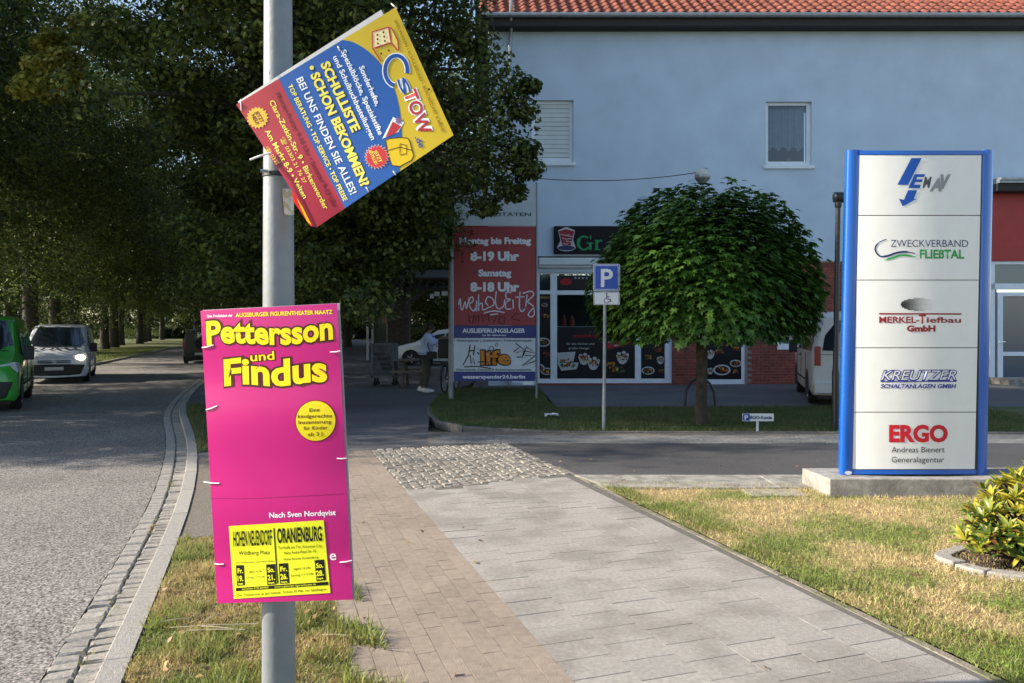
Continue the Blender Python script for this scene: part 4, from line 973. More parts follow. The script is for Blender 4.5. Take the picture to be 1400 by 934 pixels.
# ================================================================== BILLBOARD
BB = flatmap(16.8)
bb = root("billboard", G(675, 545), "tall red, white and blue opening hours billboard with graffiti in front of the shop", "billboard")
m_red = mat("board_dull_red", (.30, .035, .045), rough=.5, var=.06, scale=4); m_bw = mat("board_pale_blue", (.52, .60, .68), rough=.5, var=.05, scale=4); m_bn = mat("board_navy", (.02, .035, .20), rough=.5, var=.05)
def panel(x0, y0, x1, y1, m_, name="panel", o1_=0, o0=-.06): m = MB(); m.prect(BB, x0, y0, x1, y1, o1_, o0); return m.build(name, m_, bb)
panel(621, 252, 732.5, 308.6, m_bw); panel(620.5, 309.6, 732, 445, m_red); panel(620.5, 445.4, 732, 462, m_bn); panel(620.5, 462.4, 732, 508, m_bw); panel(620.5, 508.4, 731.5, 521, m_bn)
m = MB(); m.cyl(BB(616.5, 335, -.02), BB(616.5, 550, -.02), .055, n=12); m.build("post", m_pole, bb, smooth=True)
m = MB(); m.cyl(BB(733.5, 250, -.05), BB(733.5, 548, -.05), .025, n=8); m.build("post", m_pole, bb, smooth=True)
m = MB(); m.prect(BB, 618.5, 316, 620.3, 522, .01, -.08); m.build("edge_strip", m_zinc, bb)
m = MB(); m.prect(BB, 715, 521.3, 729, 526, .02, -.05); m.build("bracket", m_white, bb)
Bw = print_mat("board_white", "#dfe4ee"); Bg = print_mat("board_green", "#20453c"); Bo = print_mat("board_orange", "#c07a28"); Bk = print_mat("spray_black", "#14151c"); Bw2 = print_mat("spray_white", "#d8d4e4"); Bd = print_mat("spray_dark", "#4c0d14")
e = .006
text("SPEZIALITÄTEN", (636, 293), (726, 293), 5, BB, e, Bg, bb, bold=.01)
for s, a, b, y, h, bo in (("Montag bis Freitag", 628, 726, 329, 8.6, .05), ("8-19 Uhr", 643, 710, 350, 12, .055), ("Samstag", 654, 699, 373, 9, .05), ("8-18 Uhr", 643, 710, 392, 12, .055), ("AUSLIEFERUNGSLAGER", 632, 718, 452, 6, .03), ("nur für Abholware", 659, 692, 458.2, 2.6, .02), ("wasserspender24.berlin", 632, 718, 515, 5, .03)):
    text(s, (a, y), (b, y), h, BB, e, Bw, bb, bold=bo)
text("Wasserspender | Quellwasser | Trinkwasseranlagen", (624, 465.5), (727, 465.5), 2.8, BB, e, Bk, bb, bold=.02); text("Filtertechnik, Osmose & Regenwassernutzungen", (624, 505.4), (727, 505.4), 2.6, BB, e, Bk, bb, bold=.02)
text("life", (656, 488.5), (699, 488), 20, BB, e, Bk, bb, bold=.075); text("life", (657, 488.5), (698, 488), 19, BB, e + .003, Bo, bb, bold=.03)
m = MB(); rib(m, BB, ell(672, 476.5, 3, 3, 12), .9, e, True); rib(m, BB, ell(679, 471.5, 1.9, 1.9, 10), .8, e, True); rib(m, BB, ell(668, 480, 1.4, 1.4, 10), .6, e, True); m.build("bubble_print", Bk, bb, recalc=False)
q5 = lambda x, y: (615 + x / 6.672, 390 + y / 6.672)
m = MB()
for st in (((80, 180), (95, 120), (100, 200), (115, 225), (140, 150), (150, 215), (170, 140), (175, 110)), ((175, 175), (215, 140), (205, 105), (180, 130), (180, 190), (215, 235), (240, 200)), ((245, 140), (240, 240)), ((262, 85), (262, 235)), ((262, 180), (295, 165), (300, 225), (350, 205), (400, 180), (395, 130), (350, 105), (325, 150), (350, 185)),
           ((425, 55), (415, 150), (440, 215), (490, 190), (500, 130)), ((560, 70), (515, 65), (515, 120), (555, 130), (510, 160), (515, 215), (560, 215)), ((575, 130), (580, 215)), ((640, 60), (635, 200), (660, 240), (695, 200)), ((600, 110), (680, 105)), ((690, 215), (705, 85)), ((665, 75), (740, 55), (765, 90), (710, 150), (760, 190), (770, 260), (745, 290), (715, 270), (745, 225), (770, 200)),
           ((310, 255), (400, 235), (500, 250)), ((370, 270), (440, 262))):
    rib(m, BB, smoothpts([q5(*p) for p in st]), 1.7, e)
m.build("graffiti", Bw2, bb, recalc=False)
m = MB()
for st in (((170, 260), (180, 340), (210, 345), (215, 270), (175, 300)), ((225, 270), (235, 340), (250, 275)), ((265, 270), (262, 335)), ((290, 270), (300, 335), (330, 275)), ((345, 260), (360, 330)), ((380, 290), (430, 275), (400, 335)), ((450, 290), (500, 290), (500, 350), (450, 350), (450, 290)), ((560, 300), (600, 260), (630, 265)), ((570, 305), (640, 325))):
    rib(m, BB, [q5(*p) for p in st], 1.3, e)
m.build("graffiti", Bd, bb, recalc=False)
m = MB()
for st in (((185, 545), (170, 640), (120, 730)), ((230, 550), (215, 640)), ((175, 600), (225, 595)), ((258, 575), (262, 580)), ((250, 610), (265, 630)), ((185, 640), (195, 720), (215, 660), (225, 720)), ((130, 745), (250, 740), (380, 760)), ((255, 700), (350, 700), (350, 740)),
           ((600, 530), (680, 590), (600, 620), (640, 560), (580, 610)), ((680, 600), (660, 655), (610, 655)), ((680, 600), (780, 620), (700, 560), (670, 640)), ((690, 640), (780, 640), (660, 735), (780, 690))):
    rib(m, BB, [q5(*p) for p in st], 1.5, e + .007)
m.build("graffiti", Bk, bb, recalc=False)

# ================================================================== SMALL SIGNS, LAMPS, STANDS
YP = 11.65; MP = flatmap(YP)
ps = root("parking_sign", G(827, 584), "blue parking sign with a white wheelchair plate on a thin grey pole", "sign")
m = MB(); m.cyl(MP(827.5, 362, -.04), (MP(826, 584)[0], YP + .04, 0), .026, .028, 12); m.build("pole", m_pole, ps, smooth=True)
m_sb = mat("sign_blue", (.012, .06, .34), rough=.35, var=.03); m_sw = mat("sign_white", (.62, .64, .66), rough=.4, var=.04); 
def rrect(x0, y0, x1, y1, r, n=4):
    o = []
    for cx_, cy_, a0 in ((x1 - r, y0 + r, -90), (x1 - r, y1 - r, 0), (x0 + r, y1 - r, 90), (x0 + r, y0 + r, 180)):
        o += [(cx_ + r * math.cos(R(a0 + 90 * i / n)), cy_ + r * math.sin(R(a0 + 90 * i / n))) for i in range(n + 1)]
    return o
m = MB(); m.pslab(MP, rrect(811, 361, 847.5, 397.8, 2.5), .012, 0); m.build("plate", m_sw, ps); surf("face", MP, rrect(811.7, 361.7, 846.8, 397.1, 2.2), .0135, m_sb, ps)
m = MB(); rib(m, MP, rrect(813.2, 363.2, 845.3, 395.6, 1.6), .7, .015, True); m.build("border_line", m_sw, ps, recalc=False)
text("P", (821.5, 379.3), (838, 379.3), 25, MP, .016, m_sw, ps, bold=.02)
m = MB(); m.pslab(MP, rrect(811.5, 399, 847, 417, 1.5), .012, 0); pl2 = m.build("plate", m_sw, ps)
m = MB(); rib(m, MP, rrect(812.5, 400, 846, 416, 1.2), .5, .0135, True)
rib(m, MP, [(829.5, 403.5), (829.8, 409), (834, 409), (835.5, 413)], 1.4, .014); rib(m, MP, [(829.6, 405.5), (833, 406)], 1, .014); rib(m, MP, [(828, 407.5), (825.5, 410.5), (827, 414), (831, 414.4), (833.5, 411.5)], .9, .014)
m.add([MP(x, y, .014) for x, y in ell(829.4, 401.9, 1.2, 1.2, 10)], [tuple(range(10))]); m.build("wheelchair_symbol", Bk, ps, recalc=False)

YE = G(1036, 591)[1]; ME = flatmap(YE)
es = root("small_parking_sign", G(1036, 591), "small low white and blue reserved parking sign on a short stake in the grass", "sign")
m = MB(); m.prect(ME, 1015, 565.5, 1057.5, 575.8, .01, 0); m.build("plate", m_sw, es); surf("face", ME, rrect(1015.5, 566, 1025, 575.3, .5, 1), .012, m_sb, es)
text("P", (1018, 570.6), (1023, 570.6), 6, ME, .014, m_sw, es, bold=.03); text("ERGO-Kunde", (1023.5, 570.7), (1055.5, 570.7), 4.6, ME, .013, S_N, es, bold=.03)
m = MB(); m.prect(ME, 1034.5, 575, 1037.2, 594, -.001, -.02); m.build("stake", m_sw, es)

YL = G(1142, 588)[1]
dl = root("dark_lamp_post", G(1142, 588), "slim black lamp post with a small drum head beside the blue sign", "lamp post")
m_blk = mat("black_paint", (.012, .014, .018), rough=.4, var=.05)
ML = flatmap(YL); a = ML(1142, 590); b = ML(1146, 276)
m = MB(); m.tube([(a[0], YL, -.02), (a[0] + .005, YL, .9), (a[0] + .006, YL, 1.0), b], [.055, .055, .042, .036], 14); m.build("pole", m_blk, dl, smooth=True)
m = MB(); m.cyl(ML(1141, 270, 0), ML(1154, 270, 0), .085, n=16); m.sphere(ML(1143.5, 270), (.05, .085, .085)); m.build("lamp_head", m_blk, dl, smooth=True)
m = MB(); m.lathe([(.04, -.1), (.055, -.06), (.05, 0)], b, 12); m.build("collar", m_blk, dl, smooth=True)

YG = 16.0; MG = flatmap(YG)
gl = root("globe_lamp", G(960, 551), "weathered globe street lamp on a thin pole rising behind the round tree", "street lamp")
a = MG(960.5, 246)
m = MB(); m.tube([(a[0], YG, 0), (a[0], YG, 2.5), (a[0], YG, a[2] - .1)], [.06, .045, .035], 12); m.build("pole", m_pole, gl, smooth=True)
m_globe = mat("grey_globe", (.5, .5, .47), rough=.35, var=.25, scale=14)
m = MB(); m.sphere(MG(960.5, 239.5), (.165, .165, .15), 18, 12); m.build("globe", m_globe, gl, smooth=True)
m = MB(); m.lathe([(.08, -.17), (.10, -.14), (.16, -.08), (.172, -.02), (.165, 0)], MG(960.5, 240), 18); m.build("lamp_base", m_zinc, gl, smooth=True)
m = MB(); m.lathe([(.11, -.02), (.09, .03), (0.02, .05)], MG(962, 232.5), 14); m.build("lamp_cap", m_zinc, gl, smooth=True)
# cable sagging from the lamp to the tree
m = MB(); pts = [MG(735 + (953 - 735) * t, 250 + (236 - 250) * t + 26 * t * (1 - t) - 6 * (1 - t), 0) for t in [i / 16 for i in range(17)]]
pts = [MG(640, 235), MG(690, 244)] + pts; m.tube(pts, .009, 5); tag(m.build("overhead_cable", m_soffit), "thin dark cable sagging from the globe lamp towards the big tree", "cable")

def hoop(px0, px1, py, ptop, label):
    Yh = G(0, py)[1]; r = root("bicycle_stand", G((px0 + px1) / 2, py), label, "bicycle stand"); a, b = G(px0, py), G(px1, py); zt = W(0, ptop, Yh)[2]
    m = MB(); w_ = b[0] - a[0]; pts = [(a[0], Yh, 0), (a[0] + .03, Yh, zt * .55), (a[0] + w_ * .2, Yh, zt * .85), (a[0] + w_ * .42, Yh, zt), (a[0] + w_ * .62, Yh, zt), (a[0] + w_ * .82, Yh, zt * .8), (b[0] - .02, Yh, zt * .5), (b[0], Yh, 0)]
    m.tube(pts, .028, 8); m.build("hoop", m_blk, r, smooth=True); m = MB(); m.cyl((a[0], Yh, 0), (a[0], Yh, .012), .06); m.cyl((b[0], Yh, 0), (b[0], Yh, .012), .06); m.build("base_plate", m_blk, r)
hoop(936, 978, 556, 517, "dark tubular hoop stand behind the trunk of the round tree")
# scrap of paper on the grass
m = MB(); q = G(754, 570, .03); rr = random.Random(5); n = 5; vs = [(q[0] + (i / n - .5) * .24, q[1] + (j / n - .5) * .2, .03 + .05 * abs(math.sin(i * 1.3 + j)) + .02 * rr.random()) for j in range(n + 1) for i in range(n + 1)]
m.add(vs, [(j * (n + 1) + i, j * (n + 1) + i + 1, (j + 1) * (n + 1) + i + 1, (j + 1) * (n + 1) + i) for j in range(n) for i in range(n)])
tag(m.build("paper_scrap", mat("paper", (.7, .72, .74), rough=.8)), "crumpled white paper scrap lying on the shaded grass", "litter")
# ================================================================== VEHICLES (local +x runs from the nose to the tail)
m_tyre = mat("tyre", (.012, .012, .013), rough=.85, var=.1); m_rim = mat("rim", (.45, .46, .48), rough=.35, metal=.6, var=.05)
m_vglass = glass_mat("vehicle_glass", (.012, .018, .028), .06); m_plastic = mat("black_plastic", (.018, .018, .02), rough=.6, var=.1)
m_lamp_on = mat("headlight_lit", (1.0, .78, .5), rough=.3, var=0, emit=3.5); m_lamp = mat("headlight_clear", (.6, .62, .66), rough=.1, var=.1, coat=1)
m_plate_n = mat("number_plate", (.45, .45, .45), rough=.4, var=.05); m_tail = mat("tail_light", (.25, .01, .01), rough=.2, coat=1)
def loft(parent, st, m, name="body", w_sharp=32):
    mb = MB(); vs = []; prof_n = 0
    for (x, zb, zm, zt, wb, wt) in st:
        half = [(wb * .93, zb), (wb, zb + .12), (wb, (zb + zm) / 2), (wb * .99, zm), (wt + (wb - wt) * .12, zt - .10), (wt - .03, zt - .03), (wt - .14, zt), (wt * .4, zt + .012)]
        ring = [(x, y, z) for y, z in half] + [(x, -y, z) for y, z in half[::-1]]
        vs += ring; prof_n = len(ring)
    fs = []; n = prof_n
    for i in range(len(st) - 1): fs += [(i * n + k, (i + 1) * n + k, (i + 1) * n + k + 1, i * n + k + 1) for k in range(n - 1)] + [(i * n + n - 1, (i + 1) * n + n - 1, (i + 1) * n, i * n)]
    fs += [tuple(range(n)), tuple((len(st) - 1) * n + k for k in range(n))[::-1]]
    mb.add(vs, fs); return mb.build(name, m, parent, smooth=w_sharp)
def stat(st, x):
    for a, b in zip(st, st[1:]):
        if a[0] <= x <= b[0]:
            t = (x - a[0]) / (b[0] - a[0] + 1e-9); return [a[i] + (b[i] - a[i]) * t for i in range(6)]
    return st[-1] if x > st[-1][0] else st[0]
def side_glass(parent, st, x0, x1, sgn, lo=.06, hi=.16, name="side_window", slant0=0, slant1=0, m=None):
    """a pane lying on the upper side of the body"""
    def p(x, f):
        _, zb, zm, zt, wb, wt = stat(st, x); za, zc = zm, zt - .10; ya, yc = wb * .99, wt + (wb - wt) * .12
        return (x, sgn * (ya + (yc - ya) * f + .012), za + (zc - za) * f)
    f0, f1 = lo, 1 - hi; n = 4; vs = []
    for k in range(n + 1):
        t = k / n; vs += [p(x0 + (x1 - x0) * t + 0, f0), p(x0 + slant0 + (x1 + slant1 - x0 - slant0) * t, f1)]
    mb = MB(); mb.add(vs, [(2 * i, 2 * i + 2, 2 * i + 3, 2 * i + 1) for i in range(n)]); return mb.build(name, m or m_vglass, parent, recalc=False)
def end_glass(parent, a, b, wa, wb, name, m=None, off=.015, lean=0, curve=.05):
    """windscreen / rear window between two heights: a=(x,z) bottom, b=(x,z) top"""
    n = 8; vs = []
    for (x, z), w_ in ((a, wa), (b, wb)):
        for i in range(n + 1): t = 2 * i / n - 1; vs.append((x + off + curve * (t * t) * (1 if off < 0 else -1), w_ * t, z))
    mb = MB(); mb.add(vs, [(i, i + 1, n + 2 + i, n + 1 + i) for i in range(n)]); return mb.build(name, m or m_vglass, parent, recalc=False)
def wheel(parent, x, y, r, wd=.2):
    mb = MB(); s = 1 if y > 0 else -1
    mb.lathe([(r * .62, -wd / 2), (r * .93, -wd / 2), (r, -wd / 2 + .03), (r, wd / 2 - .03), (r * .93, wd / 2), (r * .62, wd / 2)], (x, y, r), 26, 'y'); w_ = mb.build("wheel", m_tyre, parent, smooth=30)
    mb = MB(); mb.lathe([(r * .64, 0), (r * .6, .012), (r * .2, -.02), (r * .16, .02), (.01, .02)], (x, y + s * (wd / 2 - .03), r), 20, 'y')
    for k in range(5):
        a = 2 * math.pi * k / 5; mb.cbox((x + r * .38 * math.cos(a), y + s * (wd / 2 - .01), r + r * .38 * math.sin(a)), (.05, .03, .05), 0)
        mb.tube([(x + r * .1 * math.cos(a), y + s * (wd / 2 - .012), r + r * .1 * math.sin(a)), (x + r * .6 * math.cos(a), y + s * (wd / 2 - .012), r + r * .6 * math.sin(a))], .03, 6)
    mb.build("rim", m_rim, w_, smooth=30)
def arch(parent, x, y, r):
    mb = MB(); s = 1 if y > 0 else -1; vs = []; n = 16
    for i in range(n + 1):
        a = math.pi * i / n; vs += [(x + r * math.cos(a), y, r * .86 + r * math.sin(a) - .02)]
    mb.add(vs + [(x + r, y, .2), (x - r, y, .2)][::1], [tuple(range(n + 1)) + (n + 2, n + 1)]); mb.build("wheel_arch", m_plastic, parent, recalc=False)
def strip(parent, pts, r, m, name): mb = MB(); mb.tube(pts, r, 6); return mb.build(name, m, parent)
def mirror(parent, x, y, z, m):
    mb = MB(); s = 1 if y > 0 else -1; mb.cbox((x, y + s * .12, z + .05), (.10, .20, .30), 0, .02); mb.cbox((x + .02, y + s * .02, z), (.05, .12, .05)); mb.build("wing_mirror", m, parent, bevel=.03)

def van(label, m_body, group=None, lit=True, stripes=False, rear_glass=True, barn=None, name="parked_van", new=False):
    r_ = root(name, (0, 0, 0), label, "van", group)
    hood = 1.12 if not new else 1.16
    st = [(0, .34, .62, .78, .74, .66), (.05, .26, .70, .90, .84, .76), (.16, .22, .78, .98, .91, .82), (.45, .22, .90, 1.09, .945, .85), (.80, .22, 1.02, hood + .06, .95, .86), (1.05, .22, 1.08, 1.36, .95, .83), (1.55, .22, 1.10, 1.84, .95, .77), (1.85, .22, 1.10, 1.93, .95, .76), (2.4, .22, 1.10, 1.97, .95, .76), (4.4, .22, 1.10, 1.96, .95, .76), (4.72, .24, 1.08, 1.93, .94, .74), (4.80, .34, 1.05, 1.82, .91, .70)]
    b = loft(r_, st, m_body)
    # windscreen
    mb = MB(); n = 10; vs = []
    for x, z, w_ in ((.86, 1.235, .80), (1.05, 1.40, .79), (1.32, 1.65, .75), (1.55, 1.86, .715)):
        for i in range(n + 1): t = 2 * i / n - 1; vs.append((x - .03 + .10 * t ** 4 - .035 * (1 - t * t), w_ * t, z + .015 - .02 * t ** 4))
    mb.add(vs, [(j * (n + 1) + i, j * (n + 1) + i + 1, (j + 1) * (n + 1) + i + 1, (j + 1) * (n + 1) + i) for j in range(3) for i in range(n)]); mb.build("windscreen", m_vglass, r_, smooth=60)
    strip(r_, [(.80, -.72, 1.225), (.76, 0, 1.24), (.80, .72, 1.225)], .014, m_plastic, "wiper")
    for s in (1, -1):
        side_glass(r_, st, 1.22, 2.28, s, slant0=.38, slant1=0, name="door_window"); 
        if rear_glass: side_glass(r_, st, 2.42, 3.45, s); side_glass(r_, st, 3.58, 4.55, s)
        mirror(r_, 1.18, s * .93, 1.12, m_plastic)
        for x in (.88, 3.88): wheel(r_, x, s * .84, .335); arch(r_, x, s * .957, .41)
        # door seams, handle, sill trim
        for x in (1.16, 2.34, 3.5): strip(r_, [(x, s * .953, .34), (x, s * .953, 1.08)], .006, m_plastic, "door_seam")
        strip(r_, [(1.3, s * .955, .50), (3.4, s * .955, .50)], .018, m_plastic, "side_trim")
        strip(r_, [(2.12, s * .965, 1.0), (2.26, s * .965, 1.0)], .016, m_plastic, "handle")
        mb = MB(); mb.add([(.10, s * .50, .92), (.05, s * .55, .74), (.10, s * .80, .72), (.30, s * .925, .80), (.48, s * .935, .98), (.28, s * .86, 1.0)], [(0, 1, 2, 3, 4, 5)])
        mb2 = MB(); mb2.prism([(x - .06, y * 1.012, z + .01) for x, y, z in mb.v], (.16, -s * .05, 0)); hl = mb2.build("headlight", m_lamp, r_, bevel=.01)
        if lit: mb3 = MB(); mb3.sphere((.035, s * .73, .86), (.06, .15, .09), 12, 8); mb3.build("lamp_bulb", m_lamp_on, hl, smooth=True)
        mb = MB(); mb.cbox((4.79, s * .83, 1.05), (.06, .12, .40), 0, .02); mb.build("tail_light", m_tail, r_)
    mb = MB(); mb.add([(-.03, -.86, .62), (-.06, -.4, .64), (-.06, .4, .64), (-.03, .86, .62), (-.01, .74, .30), (-.05, .4, .26), (-.05, -.4, .26), (-.01, -.74, .30)], [tuple(range(8))]); b3 = MB(); b3.prism(mb.v, (.14, 0, 0)); b3.build("bumper", m_plastic, r_, bevel=.03)
    for y0, y1 in ((-.46, -.06), (.06, .46)):
        for z in (.70, .755): mb = MB(); mb.cbox((-.005 + (z - .7) * .3, (y0 + y1) / 2, z), (.05, y1 - y0, .032)); mb.build("grille_slot", m_plastic, r_)
    mb = MB(); mb.cbox((.0, 0, .74), (.06, .09, .09)); mb.build("badge", m_rim, r_, bevel=.01)
    mb = MB(); mb.cbox((-.075, 0, .50), (.02, .52, .11)); mb.build("number_plate", m_plate_n, r_)
    if not new:
        mb = MB(); mb.prism([(-.02, -.78, .235), (-.05, 0, .205), (-.02, .78, .235), (-.02, .78, .29), (-.05, 0, .26), (-.02, -.78, .29)], (.1, 0, 0)); mb.build("bumper_lip", m_body, r_)
    # tail end
    mb = MB(); mb.cbox((4.83, 0, .42), (.12, 1.78, .24), 0, .03); mb.build("rear_bumper", m_body, r_)
    end_glass(r_, (4.795, 1.16), (4.775, 1.78), .74, .64, "rear_window", off=.035, curve=.02)
    strip(r_, [(4.83, -.80, 1.08), (4.84, 0, 1.08), (4.83, .80, 1.08)], .006, m_plastic, "door_seam")
    mb = MB(); mb.cbox((4.86, 0, .86), (.02, .52, .11)); mb.build("number_plate", m_plate_n, r_)
    mb = MB(); mb.box((.3, -.8, .16), (4.6, .8, .30)); mb.build("underbody", m_plastic, r_)
    if stripes:
        for y in (-.62, -.36, -.10, .16, .42, .66):
            mb = MB(); k = -1 if y < 0 else 1
            mb.add([(.40, y - .05, 1.086), (.40, y + .04, 1.086), (.58, y + .04 + .10 * -k, 1.158), (.58, y - .05 + .10 * -k, 1.158)], [(0, 1, 2, 3)]); mb.v = [(x, y_, z + .012 + .01 * (1 - abs(y_))) for x, y_, z in mb.v]; mb.build("hazard_stripe", m_plastic, r_, recalc=False)
    return r_
def place(o, x, y, z, ang): o.location = (x, y, z); o.rotation_euler = (0, 0, ang)
m_vwhite = mat("van_white", (.58, .61, .66), rough=.3, var=.05, scale=3, coat=.6); m_vgreen = mat("van_green", (.045, .36, .035), rough=.3, var=.06, scale=3, coat=.6)
m_vgrey = mat("van_greywhite", (.50, .52, .53), rough=.35, var=.08, scale=3, coat=.4)
v1 = van("white delivery van with lit headlights and hazard stripes on its bonnet", m_vwhite, "vans coming down the road", stripes=True, name="delivery_van", rear_glass=False)
a = G(50, 521, ROADZ); b = G(118, 523, ROADZ); cx_ = (a[0] + b[0]) / 2; place(v1, -14.05, 22.7, ROADZ, RD + R(8)); v1.scale = (1, .95, .93)
v2 = van("bright green van cut off at the picture edge, in front of the white van", m_vgreen, "vans coming down the road", lit=False, name="delivery_van", rear_glass=False, new=True)
place(v2, -10.75, 14.4, ROADZ, RD + R(11))
v3 = van("pale grey minibus parked tail outwards by the brick wall behind the blue sign", m_vgrey, None, lit=False, name="parked_minibus")
_d = Vector((-.29, -.957)); place(v3, 7.05 + .29 * 4.8, 14.9 + .957 * 4.8, 0, math.atan2(_d.y, _d.x))

def car(label, m_body, st, wx, r=.31, name="parked_car", screen=None, back=None, sides=()):
    r_ = root(name, (0, 0, 0), label, "car"); loft(r_, st, m_body)
    for s in (1, -1):
        for x in wx: wheel(r_, x, s * (st[4][4] - .09), r, .19); arch(r_, x, s * (st[4][4] + .006), r * 1.22)
        for x0, x1, s0, s1 in sides: side_glass(r_, st, x0, x1, s, slant0=s0, slant1=s1)
        mirror(r_, sides[0][0] + .15, s * (st[4][4] - .02), stat(st, 1.2)[2], m_body)
        mb = MB(); mb.sphere((.22, s * (st[1][4] - .12), st[1][2] - .02), (.20, .13, .11), 12, 8); mb.build("headlight", m_lamp, r_, smooth=True)
        mb = MB(); mb.cbox((st[-1][0] - .05, s * (st[-1][4] - .05), st[-1][2] - .05), (.12, .14, .28), 0, .02); mb.build("tail_light", m_tail, r_)
        strip(r_, [(2.3, s * (st[4][4] + .004), .3), (2.3, s * (st[4][4] + .004), .92)], .006, m_plastic, "door_seam"); strip(r_, [(1.9, s * (st[4][4] + .012), .84), (2.1, s * (st[4][4] + .012), .84)], .014, m_plastic, "handle")
    end_glass(r_, *screen, "windscreen", off=-.02); end_glass(r_, *back, "rear_window", off=.03)
    mb = MB(); mb.cbox((-.01, 0, .36), (.1, st[1][4] * 1.7, .16), 0, .03); mb.build("bumper", m_plastic, r_); mb = MB(); mb.cbox((st[-1][0] + .02, 0, .42), (.1, st[-1][4] * 1.8, .22), 0, .03); mb.build("rear_bumper", m_plastic, r_)
    mb = MB(); mb.cbox((st[-1][0] + .08, 0, .48), (.02, .52, .11)); mb.build("number_plate", m_plate_n, r_); mb = MB(); mb.box((.3, -.7, .14), (st[-1][0] - .3, .7, .28)); mb.build("underbody", m_plastic, r_)
    return r_
m_cw = mat("car_white", (.75, .83, .92), rough=.25, var=.04, coat=.7)
mpv = [(0, .34, .52, .62, .62, .5), (.06, .24, .62, .76, .78, .68), (.35, .2, .74, .88, .84, .74), (.95, .2, .88, 1.02, .86, .76), (1.25, .2, .93, 1.16, .86, .72), (1.95, .2, .95, 1.54, .86, .64), (2.5, .2, .96, 1.62, .86, .63), (3.6, .2, .98, 1.58, .86, .62), (4.1, .24, .98, 1.46, .84, .6), (4.25, .32, .9, 1.1, .8, .62)]
c1 = car("white people carrier parked side on behind the person and the picnic table", m_cw, mpv, (.80, 3.45), .32, screen=((1.02, 1.03), (1.88, 1.52), .72, .6), back=((4.2, 1.02), (4.08, 1.44), .66, .54), sides=((1.35, 2.25, .45, .02), (2.33, 3.2, 0, 0), (3.28, 3.95, 0, -.12)))
a = G(538, 499); place(c1, a[0] + .02, a[1], 0, R(4))
m_old = mat("car_dark_olive", (.035, .032, .022), rough=.4, var=.1)
jeep = [(0, .4, .7, .82, .62, .55), (.06, .34, .8, .95, .74, .66), (.3, .3, .88, 1.0, .78, .7), (1.0, .3, .95, 1.06, .8, .72), (1.2, .3, .98, 1.15, .8, .7), (1.5, .3, 1.0, 1.62, .8, .66), (1.8, .3, 1.0, 1.68, .8, .66), (3.5, .3, 1.0, 1.68, .8, .66), (3.75, .32, 1.0, 1.62, .79, .64), (3.8, .4, .95, 1.2, .77, .66)]
c2 = car("dark olive boxy car driving away beside the left edge of the pink poster", m_old, jeep, (.7, 3.05), .34, name="dark_car", screen=((1.18, 1.15), (1.46, 1.6), .68, .6), back=((3.78, 1.08), (3.76, 1.58), .66, .58), sides=((1.55, 2.3, .05, 0), (2.4, 3.5, 0, 0)))
mb = MB(); mb.lathe([(.2, -.08), (.33, -.08), (.34, 0), (.33, .08), (.2, .08)], (3.93, .1, 1.0), 20, 'x'); mb.build("spare_wheel", m_tyre, c2, smooth=30)
a = G(246, 498, ROADZ); a2 = ST(0, 0); d_ = Vector((-.3187, .9479)); 
c2.location = (a[0] + .9 * .948 + d_.x * 4.0, a[1] + .9 * .3187 + d_.y * 4.0, ROADZ); c2.rotation_euler = (0, 0, RD + math.pi)

# ================================================================== PERSON
def skin(name, verts, edges, radii, m, parent, rootv=0, sub=2):
    me = bpy.data.meshes.new(name); off = wloc(parent) if parent else Vector((0, 0, 0)); me.from_pydata([Vector(v) for v in verts], edges, [])
    o = meshobj(name, me, m, parent); md = o.modifiers.new("skin", 'SKIN'); md.use_smooth_shade = True
    for i, r_ in enumerate(radii): me.skin_vertices[0].data[i].radius = (r_, r_) if not isinstance(r_, tuple) else r_
    me.skin_vertices[0].data[rootv].use_root = True
    s_ = o.modifiers.new("sub", 'SUBSURF'); s_.levels = sub; s_.render_levels = sub
    return o
YPp = G(583, 537)[1]
pr = root("person", (G(583, 537)[0], YPp, 0), "person in a light blue shirt, dark trousers and white trainers reaching towards a bicycle", "person")
m_skin = mat("skin_tone", (.30, .17, .11), rough=.6, var=.05); m_shirt = mat("light_blue_shirt", (.42, .55, .82), rough=.85, var=.12, scale=8, bump=.3, bscale=20); m_trs = mat("dark_trousers", (.06, .065, .05), rough=.9, var=.15, scale=8, bump=.3, bscale=20); m_hair = mat("dark_hair", (.012, .010, .009), rough=.7, var=.1); m_shoe = mat("white_trainers", (.72, .74, .74), rough=.6, var=.05)
# local frame: x to the right of the picture (the way the person faces), y away, z up
V = [(0, 0, .93), (.01, 0, 1.10), (.02, 0, 1.28), (.03, 0, 1.43), (.06, 0, 1.50), (.09, 0, 1.60), (.10, 0, 1.70), (.10, 0, 1.745),
     (.03, -.17, 1.40), (.20, -.22, 1.22), (.36, -.19, 1.36), (.44, -.18, 1.40), (.03, .17, 1.40), (.22, .19, 1.27), (.42, .16, 1.34), (.50, .15, 1.35),
     (0, -.09, .88), (.03, -.10, .50), (-.03, -.10, .10), (.0, .09, .88), (-.03, .10, .50), (-.16, .11, .12), (.10, -.10, .05), (-.04, .11, .06)]
E = [(0, 1), (1, 2), (2, 3), (3, 4), (4, 5), (5, 6), (6, 7), (3, 8), (8, 9), (9, 10), (10, 11), (3, 12), (12, 13), (13, 14), (14, 15), (0, 16), (16, 17), (17, 18), (18, 22), (0, 19), (19, 20), (20, 21), (21, 23)]
Rr = [.13, .12, .14, .11, .055, .07, .085, .06, .06, .045, .035, .028, .06, .045, .035, .028, .085, .06, .04, .085, .06, .04, .035, .035]
skin("body", V, E, Rr, m_skin, pr)
